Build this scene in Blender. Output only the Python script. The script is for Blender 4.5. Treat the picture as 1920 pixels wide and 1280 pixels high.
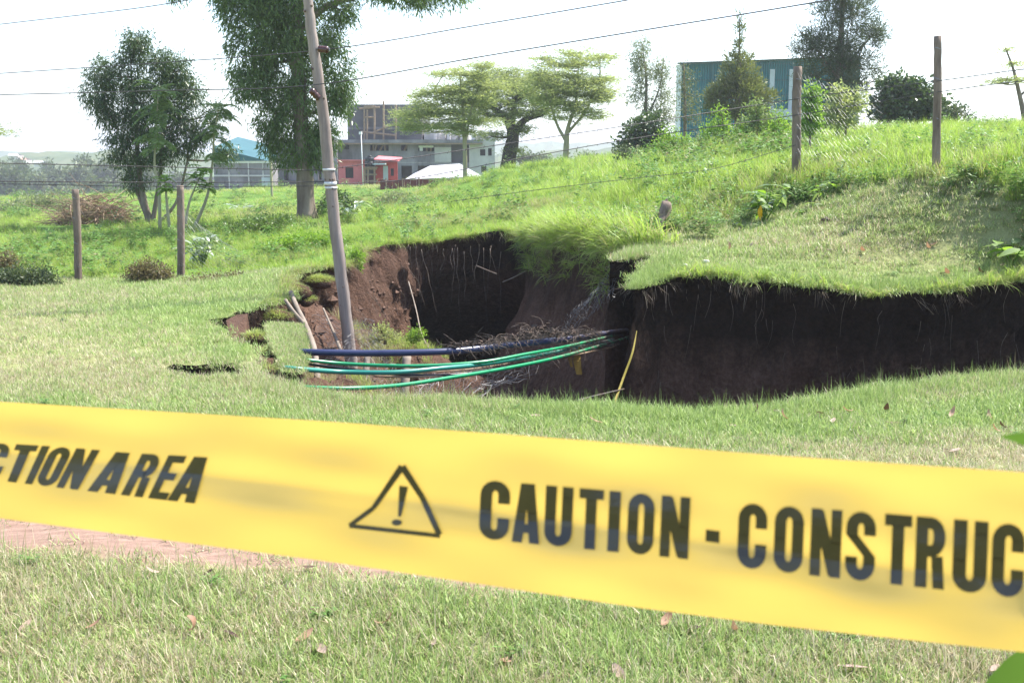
import bpy, bmesh, math, random
import numpy as np
from mathutils import Vector, Matrix, Euler
from mathutils.geometry import delaunay_2d_cdt

SC = bpy.context.scene
for _o in list(bpy.data.objects):
    bpy.data.objects.remove(_o, do_unlink=True)
random.seed(7); RNG = np.random.default_rng(11)
PI = math.pi

# ------------------------------------------------------------------ camera
F = 2059.0                      # focal length in photo pixels (1920 wide)
CAMZ = 1.6
PITCH = math.atan(330.0 / F)
cam = bpy.data.objects.new('camera', bpy.data.cameras.new('camera'))
SC.collection.objects.link(cam)
cam.location = (0, 0, CAMZ)
cam.rotation_euler = (PI / 2 - PITCH, 0, 0)
cam.data.sensor_width = 36.0
cam.data.lens = 36.0 * F / 1920.0
cam.data.clip_start = 0.05
cam.data.clip_end = 12000
cam.data.dof.use_dof = True
cam.data.dof.focus_distance = 8.5
cam.data.dof.aperture_fstop = 20.0
SC.camera = cam

# ------------------------------------------------------------------ light
SUN_EL = math.radians(58)
SUN_AZ = math.atan2(0.80, 0.46)          # from +Y towards +X : behind the scene, to the right
world = bpy.data.worlds.new("World"); SC.world = world; world.use_nodes = True
wn = world.node_tree
sky = wn.nodes.new('ShaderNodeTexSky'); sky.sky_type = 'NISHITA'; sky.sun_disc = False
sky.sun_elevation = SUN_EL; sky.sun_rotation = SUN_AZ
sky.air_density = 1.0; sky.dust_density = 1.2; sky.ozone_density = 1.0
bg = wn.nodes['Background']; bg.inputs['Strength'].default_value = 0.15
wn.links.new(sky.outputs[0], bg.inputs['Color'])
sun = bpy.data.objects.new('sun', bpy.data.lights.new('sun', 'SUN'))
SC.collection.objects.link(sun)
sun.data.energy = 4.6; sun.data.angle = math.radians(0.55); sun.data.color = (1.0, 0.95, 0.87)
_sd = Vector((math.sin(SUN_AZ) * math.cos(SUN_EL), math.cos(SUN_AZ) * math.cos(SUN_EL), math.sin(SUN_EL)))
sun.rotation_euler = _sd.to_track_quat('Z', 'Y').to_euler()
sun.location = (20, 20, 40)
SC.view_settings.view_transform = 'Standard'; SC.view_settings.look = 'None'
SC.view_settings.exposure = 1.42; SC.view_settings.gamma = 1.0
SC.view_settings.use_curve_mapping = False
SC.cycles.use_denoising = True
SC.cycles.max_bounces = 7; SC.cycles.diffuse_bounces = 3; SC.cycles.transmission_bounces = 4
SC.cycles.transparent_max_bounces = 6; SC.cycles.volume_bounces = 0
SC.cycles.caustics_reflective = False; SC.cycles.caustics_refractive = False

# ------------------------------------------------------------------ helpers
def P(px, py, d):
    """world point seen at photo pixel (px,py) standing d metres ahead (world y = d)"""
    u = (px - 960) / F; v = (640 - py) / F
    dy = math.cos(PITCH) + v * math.sin(PITCH)
    dz = -math.sin(PITCH) + v * math.cos(PITCH)
    s = d / dy
    return Vector((u * s, d, CAMZ + dz * s))

def hash2(ix, iy, seed):
    n = (ix * 374761393 + iy * 668265263 + seed * 1442695041) & 0x7fffffff
    n = ((n ^ (n >> 13)) * 1274126177) & 0x7fffffff
    n = (n ^ (n >> 16)) & 0xffff
    return n / 65535.0
def vnoise(x, y, seed=0):
    x = np.asarray(x, float); y = np.asarray(y, float)
    ix = np.floor(x).astype(np.int64); iy = np.floor(y).astype(np.int64)
    fx = x - ix; fy = y - iy
    fx = fx * fx * (3 - 2 * fx); fy = fy * fy * (3 - 2 * fy)
    a = hash2(ix, iy, seed); b = hash2(ix + 1, iy, seed); c = hash2(ix, iy + 1, seed); d = hash2(ix + 1, iy + 1, seed)
    return (a + (b - a) * fx) * (1 - fy) + (c + (d - c) * fx) * fy
def fbm(x, y, seed=0, oct=4):
    s = 0; a = .5; t = 0
    for k in range(oct):
        s = s + a * vnoise(np.asarray(x) * 2 ** k, np.asarray(y) * 2 ** k, seed + k * 17); t += a; a *= .5
    return s / t
def sstep(a, b, x):
    t = np.clip((np.asarray(x, float) - a) / (b - a), 0, 1); return t * t * (3 - 2 * t)

# ---- materials
def new_mat(name):
    m = bpy.data.materials.new(name); m.use_nodes = True
    nt = m.node_tree; b = nt.nodes['Principled BSDF']; out = nt.nodes['Material Output']
    return m, nt, b, out
def N(nt, t, **kw):
    n = nt.nodes.new(t)
    for k, v in kw.items():
        if k.startswith('i_'):
            n.inputs[k[2:].replace('_', ' ')].default_value = v
        else:
            setattr(n, k, v)
    return n
def mixc(nt, fac, a, b):
    n = nt.nodes.new('ShaderNodeMix'); n.data_type = 'RGBA'
    for s, v in ((n.inputs[0], fac), (n.inputs[6], a), (n.inputs[7], b)):
        if hasattr(v, 'is_output'): nt.links.new(v, s)
        elif isinstance(v, (int, float)): s.default_value = v
        else: s.default_value = (v[0], v[1], v[2], 1)
    return n.outputs[2]
def math_n(nt, op, a, b=0.0, c=0.0, clamp=False):
    n = nt.nodes.new('ShaderNodeMath'); n.operation = op; n.use_clamp = clamp
    for s, v in zip(n.inputs, (a, b, c)):
        if hasattr(v, 'is_output'): nt.links.new(v, s)
        else: s.default_value = v
    return n.outputs[0]
def noise(nt, scale, detail=4, rough=.6, vec=None, stretch=None):
    n = nt.nodes.new('ShaderNodeTexNoise'); n.inputs['Scale'].default_value = scale
    n.inputs['Detail'].default_value = detail; n.inputs['Roughness'].default_value = rough
    if stretch is not None:
        g = nt.nodes.new('ShaderNodeNewGeometry') if vec is None else None
        mp = nt.nodes.new('ShaderNodeMapping'); mp.inputs['Scale'].default_value = stretch
        nt.links.new(g.outputs['Position'] if vec is None else vec, mp.inputs['Vector'])
        nt.links.new(mp.outputs[0], n.inputs['Vector'])
    else:
        if vec is None:
            vec = nt.nodes.new('ShaderNodeNewGeometry').outputs['Position']
        nt.links.new(vec, n.inputs['Vector'])
    return n.outputs['Fac']
def ramp(nt, fac, stops):
    r = nt.nodes.new('ShaderNodeValToRGB'); e = r.color_ramp.elements
    while len(e) < len(stops): e.new(.5)
    for el, (p, c) in zip(e, stops):
        el.position = p; el.color = (c[0], c[1], c[2], 1)
    nt.links.new(fac, r.inputs[0]); return r.outputs[0]
def mat_noise(name, c1, c2, scale=8, rough=.8, bump=.3, stretch=None, c3=None, spec=.3, metal=0, bscale=None, dist=.01):
    m, nt, b, out = new_mat(name)
    f = noise(nt, scale, 6, .65, stretch=stretch)
    stops = [(.3, c1), (.7, c2)] if c3 is None else [(.28, c1), (.5, c2), (.72, c3)]
    nt.links.new(ramp(nt, f, stops), b.inputs['Base Color'])
    b.inputs['Roughness'].default_value = rough; b.inputs['Specular IOR Level'].default_value = spec
    b.inputs['Metallic'].default_value = metal
    if bump:
        bp = nt.nodes.new('ShaderNodeBump'); bp.inputs['Strength'].default_value = bump; bp.inputs['Distance'].default_value = dist
        f2 = noise(nt, bscale or scale * 3, 5, .6, stretch=stretch)
        nt.links.new(f2, bp.inputs['Height']); nt.links.new(bp.outputs[0], b.inputs['Normal'])
    return m
def mat_leaf(name, c1, c2, trans=.35, rough=.5, spec=.35, tcol=None):
    m, nt, b, out = new_mat(name)
    at = N(nt, 'ShaderNodeAttribute', attribute_name='rnd')
    col = mixc(nt, at.outputs['Fac'], c1, c2)
    nt.links.new(col, b.inputs['Base Color']); b.inputs['Roughness'].default_value = rough
    b.inputs['Specular IOR Level'].default_value = spec
    t = nt.nodes.new('ShaderNodeBsdfTranslucent')
    tc = mixc(nt, .5, col, tcol or (c2[0] * 1.3, c2[1] * 1.4, c2[2] * .6)); nt.links.new(tc, t.inputs[0])
    mx = nt.nodes.new('ShaderNodeMixShader'); mx.inputs[0].default_value = trans
    nt.links.new(b.outputs[0], mx.inputs[1]); nt.links.new(t.outputs[0], mx.inputs[2]); nt.links.new(mx.outputs[0], out.inputs[0])
    return m

# ---- objects
def tag(o, label=None, cat=None, group=None, kind=None):
    if label: o['label'] = label
    if cat: o['category'] = cat
    if group: o['group'] = group
    if kind: o['kind'] = kind
    return o
def wloc(o):
    v = Vector((0, 0, 0))
    while o is not None:
        v = v + o.location; o = o.parent
    return v
def empty(name, loc, label, cat, group=None):
    o = bpy.data.objects.new(name, None); SC.collection.objects.link(o); o.location = loc
    o.empty_display_size = .1
    return tag(o, label, cat, group)
def mesh_obj(name, verts, faces, mat, parent=None, smooth=False, rnd=None, origin=None, link=True):
    """verts in world coordinates"""
    V = np.asarray(verts, float).reshape(-1, 3)
    base = wloc(parent) if parent is not None else (Vector(origin) if origin is not None else Vector((0, 0, 0)))
    V = V - np.array(base)
    me = bpy.data.meshes.new(name)
    if isinstance(faces, np.ndarray):
        nf, k = faces.shape
        me.vertices.add(len(V)); me.vertices.foreach_set('co', V.astype(np.float32).ravel())
        me.loops.add(nf * k); me.loops.foreach_set('vertex_index', faces.astype(np.int32).ravel())
        me.polygons.add(nf); me.polygons.foreach_set('loop_start', np.arange(0, nf * k, k, dtype=np.int32))
        me.update(calc_edges=True)
    else:
        me.from_pydata(V.tolist(), [], faces)
    if rnd is not None:
        a = me.attributes.new('rnd', 'FLOAT', 'FACE'); a.data.foreach_set('value', np.asarray(rnd, np.float32))
    if smooth:
        lt_ = np.zeros(len(me.polygons), np.int32); me.polygons.foreach_get('loop_total', lt_); me.polygons.foreach_set('use_smooth', lt_ <= 4)
    for mm in (mat if isinstance(mat, (list, tuple)) else [mat]):
        me.materials.append(mm)
    o = bpy.data.objects.new(name, me)
    if link: SC.collection.objects.link(o)
    if parent is not None: o.parent = parent
    elif origin is not None: o.location = origin
    return o
class MB:
    def __init__(s): s.v = []; s.f = []
    def box(s, a, b):
        x0, x1 = sorted((a[0], b[0])); y0, y1 = sorted((a[1], b[1])); z0, z1 = sorted((a[2], b[2]))
        n = len(s.v)
        s.v += [(x0, y0, z0), (x1, y0, z0), (x1, y1, z0), (x0, y1, z0), (x0, y0, z1), (x1, y0, z1), (x1, y1, z1), (x0, y1, z1)]
        s.f += [tuple(n + i for i in q) for q in ((0, 3, 2, 1), (4, 5, 6, 7), (0, 1, 5, 4), (1, 2, 6, 5), (2, 3, 7, 6), (3, 0, 4, 7))]
        return s
    def poly(s, pts):
        n = len(s.v); s.v += [tuple(p) for p in pts]; s.f.append(tuple(range(n, n + len(pts)))); return s
    def tube(s, pts, rad, sides=8, cap=True, wob=0.0):
        pts = [Vector(p) for p in pts]; m = len(pts)
        if isinstance(rad, (int, float)): rad = [rad] * m
        n0 = len(s.v); ref = None
        for i, p in enumerate(pts):
            t = (pts[min(i + 1, m - 1)] - pts[max(i - 1, 0)])
            t = t.normalized() if t.length > 1e-9 else Vector((0, 0, 1))
            if ref is None:
                ref = t.orthogonal().normalized()
            ref = (ref - t * ref.dot(t)); ref = ref.normalized() if ref.length > 1e-6 else t.orthogonal().normalized()
            bi = t.cross(ref)
            for k in range(sides):
                a = 2 * PI * k / sides; r = rad[i] * (1 + (random.uniform(-wob, wob) if wob else 0))
                s.v.append(tuple(p + (ref * math.cos(a) + bi * math.sin(a)) * r))
        for i in range(m - 1):
            for k in range(sides):
                a = n0 + i * sides + k; b = n0 + i * sides + (k + 1) % sides
                s.f.append((a, b, b + sides, a + sides))
        if cap and sides > 2:
            s.f.append(tuple(n0 + k for k in reversed(range(sides)))); s.f.append(tuple(n0 + (m - 1) * sides + k for k in range(sides)))
        return s
    def build(s, name, mat, parent=None, smooth=False, origin=None):
        return mesh_obj(name, s.v, s.f, mat, parent, smooth, origin=origin)
def catmull(pts, n=6):
    pts = [Vector(p) for p in pts]
    if len(pts) < 3: return [pts[0].lerp(pts[-1], i / n) for i in range(n + 1)]
    out = []; q = [pts[0] * 2 - pts[1]] + pts + [pts[-1] * 2 - pts[-2]]
    for i in range(1, len(q) - 2):
        a, b, c, d = q[i - 1:i + 3]
        for k in range(n):
            t = k / n
            out.append(.5 * ((2 * b) + (c - a) * t + (2 * a - 5 * b + 4 * c - d) * t * t + (-a + 3 * b - 3 * c + d) * t ** 3))
    out.append(pts[-1]); return out

# ------------------------------------------------------------------ terrain heights
# rim of the collapse: (px, py, distance, undercut at mid depth, offset at the bottom)   offsets: + undercut, - sloping into the pit
RIM = [
 (560,722,8.0,0,0),(610,738,7.7,0,0),(665,752,7.45,0,0),(750,750,7.5,0,0),(830,745,7.6,0,0),(920,752,7.45,0,0),(1000,758,7.35,0,0),
 (1150,760,7.3,0,0),(1300,768,7.2,0,0),(1400,765,7.25,0,0),(1480,755,7.4,0,0),(1600,735,7.75,0,0),(1700,718,8.07,0,0),(1920,700,8.45,0,0),
 (2100,695,8.7,0,0),(2250,690,8.9,0,0),(2400,660,9.6,0,0),(2300,600,10.5,.1,0),(2050,530,11.2,.15,0),(1920,530,11.0,.22,.1),
 (1860,535,10.9,.25,.1),(1820,540,10.8,.25,.1),(1760,551,10.65,.25,.1),(1700,548,10.7,.25,.1),(1640,549,10.7,.22,.1),(1560,538,10.9,.18,0),(1500,535,10.9,.12,0),
 (1440,522,11.1,.10,0),(1400,529,11.0,.08,-.05),(1380,519,11.1,.06,-.1),(1300,517,11.2,.05,-.12),(1230,530,11.0,.0,-.15),(1182,541,10.75,-.02,-.2),
 (1198,506,11.6,.05,-.1),(1222,484,12.1,.05,-.1),(1205,477,12.3,.05,-.1),(1165,486,12.1,.0,-.2),(1143,494,12.0,-.05,-.35),(1158,481,12.6,0,-.4),
 (1195,466,13.2,0,-.5),(1165,468,13.5,0,-.6),(1140,460,14.2,0,-.8),(1090,452,15.3,-.05,-1.0),(1040,452,16.5,-.1,-1.1),(1005,448,18.0,-.1,-1.0),
 (985,440,19.5,.15,-.4),(955,437,20.2,.25,1.8),(920,436,20.3,.45,3.0),(850,443,20.0,.5,3.2),(800,450,19.7,.3,2.2),(762,454,19.4,.05,-.2),(720,462,19.0,-.25,-.7),
 (680,478,18.3,-.35,-1.0),(665,495,17.0,-.35,-1.2),(640,502,16.3,-.3,-1.3),(580,507,15.8,-.35,-1.5),(545,517,15.2,-.4,-1.5),(535,536,14.3,-.35,-1.4),
 (540,558,13.2,-.15,-.8),(500,569,12.7,-.05,-.3),(462,584,12.0,-.05,-.2),(440,583,12.0,-.1,-.3),(425,595,11.5,0,-.1),(375,600,11.4,0,0),(420,613,10.8,0,0),
 (440,640,9.95,0,0),(452,650,9.7,0,0),(464,641,9.9,0,0),(478,656,9.5,0,0),(484,682,8.85,0,0),(494,702,8.4,0,0),(524,715,8.15,0,0)]
CRACK = [(308,690,8.67),(328,681,8.86),(345,686,8.76),(372,686,8.76),(395,680,8.9),(420,683,8.82),(440,680,8.9),(462,690,8.67),(474,704,8.36),(440,708,8.28),(418,704,8.36),(400,708,8.28),(372,705,8.34),(350,708,8.28),(322,701,8.42)]
rim3 = [P(a, b, c) for a, b, c, _, _ in RIM]

CT = [tuple(p) for p in rim3]
for yy in (-12, -4, 1, 3.5, 5.5):
    for xx in (-10, -5, -2, 0, 2, 5, 10):
        CT.append((xx, yy, .0 if xx < 6 else .15))
for q in [(-400,640,10),(0,640,10),(200,640,10),(0,700,8.4),(300,700,8.4),(0,560,14),(250,560,13.8),(-500,560,14),
          (152,528,17),(338,523,17),(-300,530,17),(480,515,16),(0,480,22),(250,480,22),(-600,480,22),(0,402,45),(100,398,50),(250,405,42),(280,430,28),(450,430,26),(575,411,28),
          (450,398,36),(700,412,27),(640,440,22),(600,470,19.5),(620,380,60),(870,364,45),(800,386,35),(720,372,58),(700,390,45),(950,342,45),(1060,324,45),(900,400,25),
          (1000,405,22),(1100,388,20),(1200,345,20.5),(1150,328,30),(1250,302,30),(1350,280,28),(1300,330,21),(1500,272,24),(1400,330,18.5),
          (1490,338,16),(1600,340,14.8),(1758,324,13.3),(1920,338,12),(1920,300,13.5),(1920,288,15),(1760,300,14.8),(2100,290,14),(1700,276,20),(1920,268,18),(2150,268,17),(2300,330,11),
          (1400,440,13.5),(1700,440,12.2),(1920,400,11.7),(1500,385,15),(1300,436,14),(1250,448,13.6),(1243,432,14.4),(1600,480,11.9),(1850,470,11.6),(2100,430,11.4)]:
    CT.append(tuple(P(*q)))
for q in [(0,40,1.45),(8,42,1.6),(16,42,1.6),(25,30,2.0),(10,32,2.0),(17,28,2.05),(0,62,.9),(15,62,.9),(30,62,1.2),(-30,62,-.4),(-15,62,-.1),(-40,40,-.3),
          (0,90,-.1),(-40,95,-.6),(35,95,.5),(60,40,2),(60,0,1),(-50,0,-.2),(0,-40,0),(14,12,1.35),(13,5,.4),(20,18,2.1),(60,140,0),(-60,140,-.6),(0,140,0)]:
    CT.append(q)
CT = np.array(CT)
def _tps_fit(C):
    n = len(C); d2 = ((C[:, None, :2] - C[None, :, :2]) ** 2).sum(-1)
    K = np.where(d2 > 0, .5 * d2 * np.log(np.maximum(d2, 1e-12)), 0) + np.eye(n) * .02
    Q = np.c_[np.ones(n), C[:, :2]]
    A = np.block([[K, Q], [Q.T, np.zeros((3, 3))]])
    return np.linalg.solve(A, np.r_[C[:, 2], 0, 0, 0])
_W = _tps_fit(CT)
def _tps(x, y, C, W):
    out = np.empty(len(x))
    for i in range(0, len(x), 20000):
        xs = x[i:i + 20000]; ys = y[i:i + 20000]
        d2 = (xs[:, None] - C[None, :, 0]) ** 2 + (ys[:, None] - C[None, :, 1]) ** 2
        out[i:i + 20000] = (.5 * d2 * np.log(np.maximum(d2, 1e-12))) @ W[:-3] + W[-3] + W[-2] * xs + W[-1] * ys
    return out
FB = np.array([(-60,20),(-30,19),(-12,17.5),(-5,17),(-2.5,15.8),(1.0,14),(1.97,14.3),(3,14.9),(3.9,15.4),(4.5,14.5),(4.95,13.0),(5.4,11.8),(7,9),(12,4),(60,-20)])
def in_field(x, y):                    # beyond the fence line
    return y - np.interp(x, FB[:, 0], FB[:, 1])
def H(x, y):
    x = np.atleast_1d(np.asarray(x, float)); y = np.atleast_1d(np.asarray(y, float))
    r = np.hypot(x, y - 30)
    far = sstep(75, 130, r)
    h = np.zeros(len(x)); m = r < 131
    h[m] = np.clip(_tps(x[m], y[m], CT, _W), -2, 4)
    h = h * (1 - far) - 7.2 * sstep(-.21, -.33, x / np.maximum(y, 1)) * sstep(60, 200, y)
    fld = sstep(-.3, .8, in_field(x, y))
    h += (fbm(x * 1.1, y * 1.1, 3) - .5) * .05 + (fbm(x * 4.5, y * 4.5, 9) - .5) * .025
    h += fld * (fbm(x * .5, y * .5, 5) - .5) * .22
    return h
def Hz(x, y): return float(H([x], [y])[0])
def G(px, py, d):
    """ground point at that direction and distance"""
    p = P(px, py, d); return Vector((p.x, p.y, Hz(p.x, p.y)))

def resample(pts, step, closed=True):
    pts = [np.array(p, float) for p in pts]; out = []
    m = len(pts)
    for i in range(m if closed else m - 1):
        a, b = pts[i], pts[(i + 1) % m]; k = max(1, int(np.hypot(*(b - a)[:2]) / step))
        for j in range(k): out.append(a + (b - a) * j / k)
    return np.array(out)
def inside(poly, x, y):
    c = np.zeros(len(x), bool); n = len(poly); j = n - 1
    for i in range(n):
        xi, yi = poly[i]; xj, yj = poly[j]
        if yi != yj:
            hit = ((yi > y) != (yj > y)) & (x < (xj - xi) * (y - yi) / (yj - yi) + xi)
            c ^= hit
        j = i
    return c
rim = resample([(p.x, p.y, q[3], q[4]) for p, q in zip(rim3, RIM)], .06)
# ragged edge
_s = np.arange(len(rim)) * .06
_t = np.roll(rim[:, :2], -1, 0) - np.roll(rim[:, :2], 1, 0); _t /= np.linalg.norm(_t, axis=1)[:, None] + 1e-9
_area = .5 * np.sum(rim[:, 0] * np.roll(rim[:, 1], -1) - np.roll(rim[:, 0], -1) * rim[:, 1])
rimN = np.c_[_t[:, 1], -_t[:, 0]] * (1 if _area > 0 else -1)          # outward, into the ground
rim[:, :2] += rimN * ((fbm(_s * 2.2, _s * 0 + 3, 21, 4) - .5) * .16 + (fbm(_s * 9, _s * 0 + 1, 22, 2) - .5) * .05)[:, None]
crack = resample([tuple(P(*q))[:2] for q in CRACK], .05)
_s2 = np.arange(len(crack)) * .05
crack += np.c_[fbm(_s2 * 6, _s2 * 0, 31) - .5, fbm(_s2 * 6, _s2 * 0 + 9, 32) - .5] * .06
rimpoly = rim[:, :2]
rimZ = H(rim[:, 0], rim[:, 1]); crackZ = H(crack[:, 0], crack[:, 1])

# ------------------------------------------------------------------ ground sheet
def grid(x0, x1, y0, y1, s, jit=.25):
    gx, gy = np.meshgrid(np.arange(x0, x1 + 1e-6, s), np.arange(y0, y1 + 1e-6, s))
    g = np.c_[gx.ravel(), gy.ravel()]
    return g + RNG.uniform(-jit, jit, g.shape) * s
fine = grid(-9, 7.5, 2.2, 21.5, .14)
mid = grid(-40, 40, -12, 70, 1.0)
mid = mid[~((mid[:, 0] > -9.4) & (mid[:, 0] < 7.9) & (mid[:, 1] > 1.8) & (mid[:, 1] < 21.9))]
far_ = grid(-240, 240, -100, 400, 12)
far_ = far_[~((np.abs(far_[:, 0]) < 42) & (far_[:, 1] > -14) & (far_[:, 1] < 72))]
vf = grid(-3000, 3000, -1500, 3400, 250, .1)
vf = vf[~((np.abs(vf[:, 0]) < 250) & (vf[:, 1] > -110) & (vf[:, 1] < 410))]
def clear(pts, loop, rad):
    keep = ~inside(loop, pts[:, 0], pts[:, 1])
    nb = (pts[:, 0] > loop[:, 0].min() - 1) & (pts[:, 0] < loop[:, 0].max() + 1) & (pts[:, 1] > loop[:, 1].min() - 1) & (pts[:, 1] < loop[:, 1].max() + 1)
    idx = np.where(nb & keep)[0]
    for i in range(0, len(idx), 2000):
        j = idx[i:i + 2000]
        d = np.min((pts[j, 0][:, None] - loop[:, 0]) ** 2 + (pts[j, 1][:, None] - loop[:, 1]) ** 2, axis=1)
        keep[j[d < rad * rad]] = False
    return pts[keep]
for lp in (rimpoly, crack):
    fine = clear(fine, lp, .05); mid = clear(mid, lp, .3)
nr, nc = len(rimpoly), len(crack)
allp = np.r_[rimpoly, crack, fine, mid, far_, vf]
edges = [(i, (i + 1) % nr) for i in range(nr)] + [(nr + i, nr + (i + 1) % nc) for i in range(nc)]
_r = delaunay_2d_cdt([Vector((float(p[0]), float(p[1]))) for p in allp], edges, [], 0, 1e-6, False)
gv = np.array([(v.x, v.y) for v in _r[0]]); gf = np.array([tuple(f) for f in _r[2]])
cx = gv[gf].mean(1)
kill = inside(rimpoly, cx[:, 0], cx[:, 1]) | inside(crack, cx[:, 0], cx[:, 1])
gf = gf[~kill]
gz = H(gv[:, 0], gv[:, 1])

PATH = np.array([(-8, 5.0), (-2.2, 4.80), (-.76, 4.48), (-.12, 4.26), (.5, 4.13), (2.0, 4.0), (4, 3.9)])
def soilmap(x, y):
    c = np.interp(x, PATH[:, 0], PATH[:, 1]); w = np.interp(x, [-8, -2.2, -.76, 0, .8, 1.6], [.5, .46, .44, .38, .22, 0.02])
    d = np.abs(y - c) + (fbm(x * 2.5, y * 2.5, 41) - .5) * .3
    return 1 - sstep(w * .6, w + .06, d)
def drymap(x, y):
    d = fbm(x * .55, y * .55, 61, 4) * .9 - .12 + (fbm(x * 2.6, y * 2.6, 63, 3) - .5) * .7
    def blob(px, py, dd, rx, ry, a):
        p = P(px, py, dd); return a * np.exp(-((x - p.x) / rx) ** 2 - ((y - p.y) / ry) ** 2)
    d = d + blob(80, 700, 8.4, 2.0, 1.2, .35) + blob(1850, 860, 5.9, 1.3, .6, .5) + blob(1600, 440, 12.5, 3.5, .9, .12) + blob(100, 620, 10.5, 2.5, .8, .2)
    d = d - blob(1150, 790, 6.9, 3.0, .45, .35) - blob(1500, 510, 11.3, 3, .5, .25) - blob(420, 660, 9.4, .8, .6, .3)
    d = d + .18 * (1 - sstep(3.4, 5.0, y))
    return np.clip(d * .88, 0, 1)

def mat_ground():
    m, nt, b, out = new_mat('ground_soil_and_thatch')
    s = N(nt, 'ShaderNodeAttribute', attribute_name='soil').outputs['Fac']
    fd = N(nt, 'ShaderNodeAttribute', attribute_name='field').outputs['Fac']
    n1 = noise(nt, 3.2, 6, .65); n2 = noise(nt, 60, 5, .7); n3 = noise(nt, .9, 3)
    thatch = ramp(nt, n2, [(.25, (.12, .10, .055)), (.5, (.28, .25, .14)), (.75, (.40, .36, .22))])
    green = ramp(nt, n1, [(.3, (.10, .15, .035)), (.7, (.19, .25, .07))])
    lawn = mixc(nt, .5, thatch, green)
    fgreen = ramp(nt, n3, [(.3, (.06, .12, .02)), (.7, (.11, .19, .03))])
    lawn = mixc(nt, fd, lawn, fgreen)
    dirt = ramp(nt, noise(nt, 9, 8, .7, stretch=(1, 3, 1)), [(.25, (.17, .105, .078)), (.55, (.26, .175, .135)), (.8, (.36, .26, .21))])
    nt.links.new(mixc(nt, s, lawn, dirt), b.inputs['Base Color'])
    b.inputs['Roughness'].default_value = .95; b.inputs['Specular IOR Level'].default_value = .1
    bp = N(nt, 'ShaderNodeBump'); bp.inputs['Strength'].default_value = .6; bp.inputs['Distance'].default_value = .015
    nt.links.new(noise(nt, 45, 6, .7), bp.inputs['Height']); nt.links.new(bp.outputs[0], b.inputs['Normal'])
    return m
M = {}
M['ground'] = mat_ground()
ground = mesh_obj('ground', np.c_[gv, gz], gf.astype(np.int32), M['ground'], smooth=True)
for nm, val in (('soil', soilmap(gv[:, 0], gv[:, 1])), ('field', sstep(-.2, .8, in_field(gv[:, 0], gv[:, 1])))):
    a = ground.data.attributes.new(nm, 'FLOAT', 'POINT'); a.data.foreach_set('value', val.astype(np.float32))
tag(ground, kind='structure')

# ------------------------------------------------------------------ pit walls and floor
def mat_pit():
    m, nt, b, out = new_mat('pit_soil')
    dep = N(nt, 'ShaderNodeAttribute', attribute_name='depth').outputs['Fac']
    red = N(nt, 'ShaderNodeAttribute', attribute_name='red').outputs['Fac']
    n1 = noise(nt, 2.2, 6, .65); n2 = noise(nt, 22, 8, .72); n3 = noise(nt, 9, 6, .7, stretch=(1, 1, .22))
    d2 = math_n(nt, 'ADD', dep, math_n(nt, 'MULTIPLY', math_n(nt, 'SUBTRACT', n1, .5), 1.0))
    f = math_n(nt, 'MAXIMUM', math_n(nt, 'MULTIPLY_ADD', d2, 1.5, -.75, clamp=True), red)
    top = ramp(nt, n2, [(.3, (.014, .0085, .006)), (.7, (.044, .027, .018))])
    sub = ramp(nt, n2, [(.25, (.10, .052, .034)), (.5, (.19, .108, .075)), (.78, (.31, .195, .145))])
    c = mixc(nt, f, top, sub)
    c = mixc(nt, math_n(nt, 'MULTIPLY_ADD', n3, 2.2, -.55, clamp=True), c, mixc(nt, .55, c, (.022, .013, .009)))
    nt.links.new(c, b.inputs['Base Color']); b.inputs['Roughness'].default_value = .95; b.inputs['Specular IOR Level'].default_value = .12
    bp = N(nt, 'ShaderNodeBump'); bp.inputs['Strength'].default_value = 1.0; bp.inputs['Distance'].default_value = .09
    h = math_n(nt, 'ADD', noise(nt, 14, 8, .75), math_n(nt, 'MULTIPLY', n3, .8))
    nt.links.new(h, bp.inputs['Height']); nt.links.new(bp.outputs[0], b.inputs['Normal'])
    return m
M['pit'] = mat_pit()
def build_wall(name, loop, normals, ztop, o1, o2, depth, K, mat, amp=.09):
    n = len(loop); s = np.arange(n) * .06
    V = np.zeros((K + 1, n, 3)); D = np.zeros((K + 1, n))
    for k in range(K + 1):
        t = (k / K) ** 1.25
        dz = t * depth
        a = np.interp(t, [0, .3, 1], [0, 1, 0]); bb = sstep(.15, 1, t)
        off = o1 * np.interp(t, [0, .08, .35, 1], [0, .35, 1, 1]) * (1 - bb) + o2 * bb
        off = off + .045 * sstep(0, .03, t) * (1 - sstep(.08, .25, t))
        g = (fbm(s * 1.6, np.full(n, dz * 1.3), 71, 5) - .5) * amp * 3.8 + (fbm(s * 6, np.full(n, dz * 2.0), 72, 4) - .5) * amp * 1.1
        rough_ = 1 + 1.3 * ((loop[:, 0] < -1.6) & (loop[:, 1] > 12.4))
        off = off + g * rough_ * sstep(0, .05, t)
        V[k, :, :2] = loop + normals * off[:, None]; V[k, :, 2] = ztop - dz + .004 * (k == 0)
        D[k] = dz
    idx = np.arange((K + 1) * n).reshape(K + 1, n)
    f = np.stack([idx[:-1], idx[1:], np.roll(idx, -1, 1)[1:], np.roll(idx, -1, 1)[:-1]], -1).reshape(-1, 4)
    o = mesh_obj(name, V.reshape(-1, 3), f.astype(np.int32), mat, smooth=True)
    at = o.data.attributes.new('depth', 'FLOAT', 'POINT'); at.data.foreach_set('value', D.ravel().astype(np.float32))
    return o, V
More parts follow.
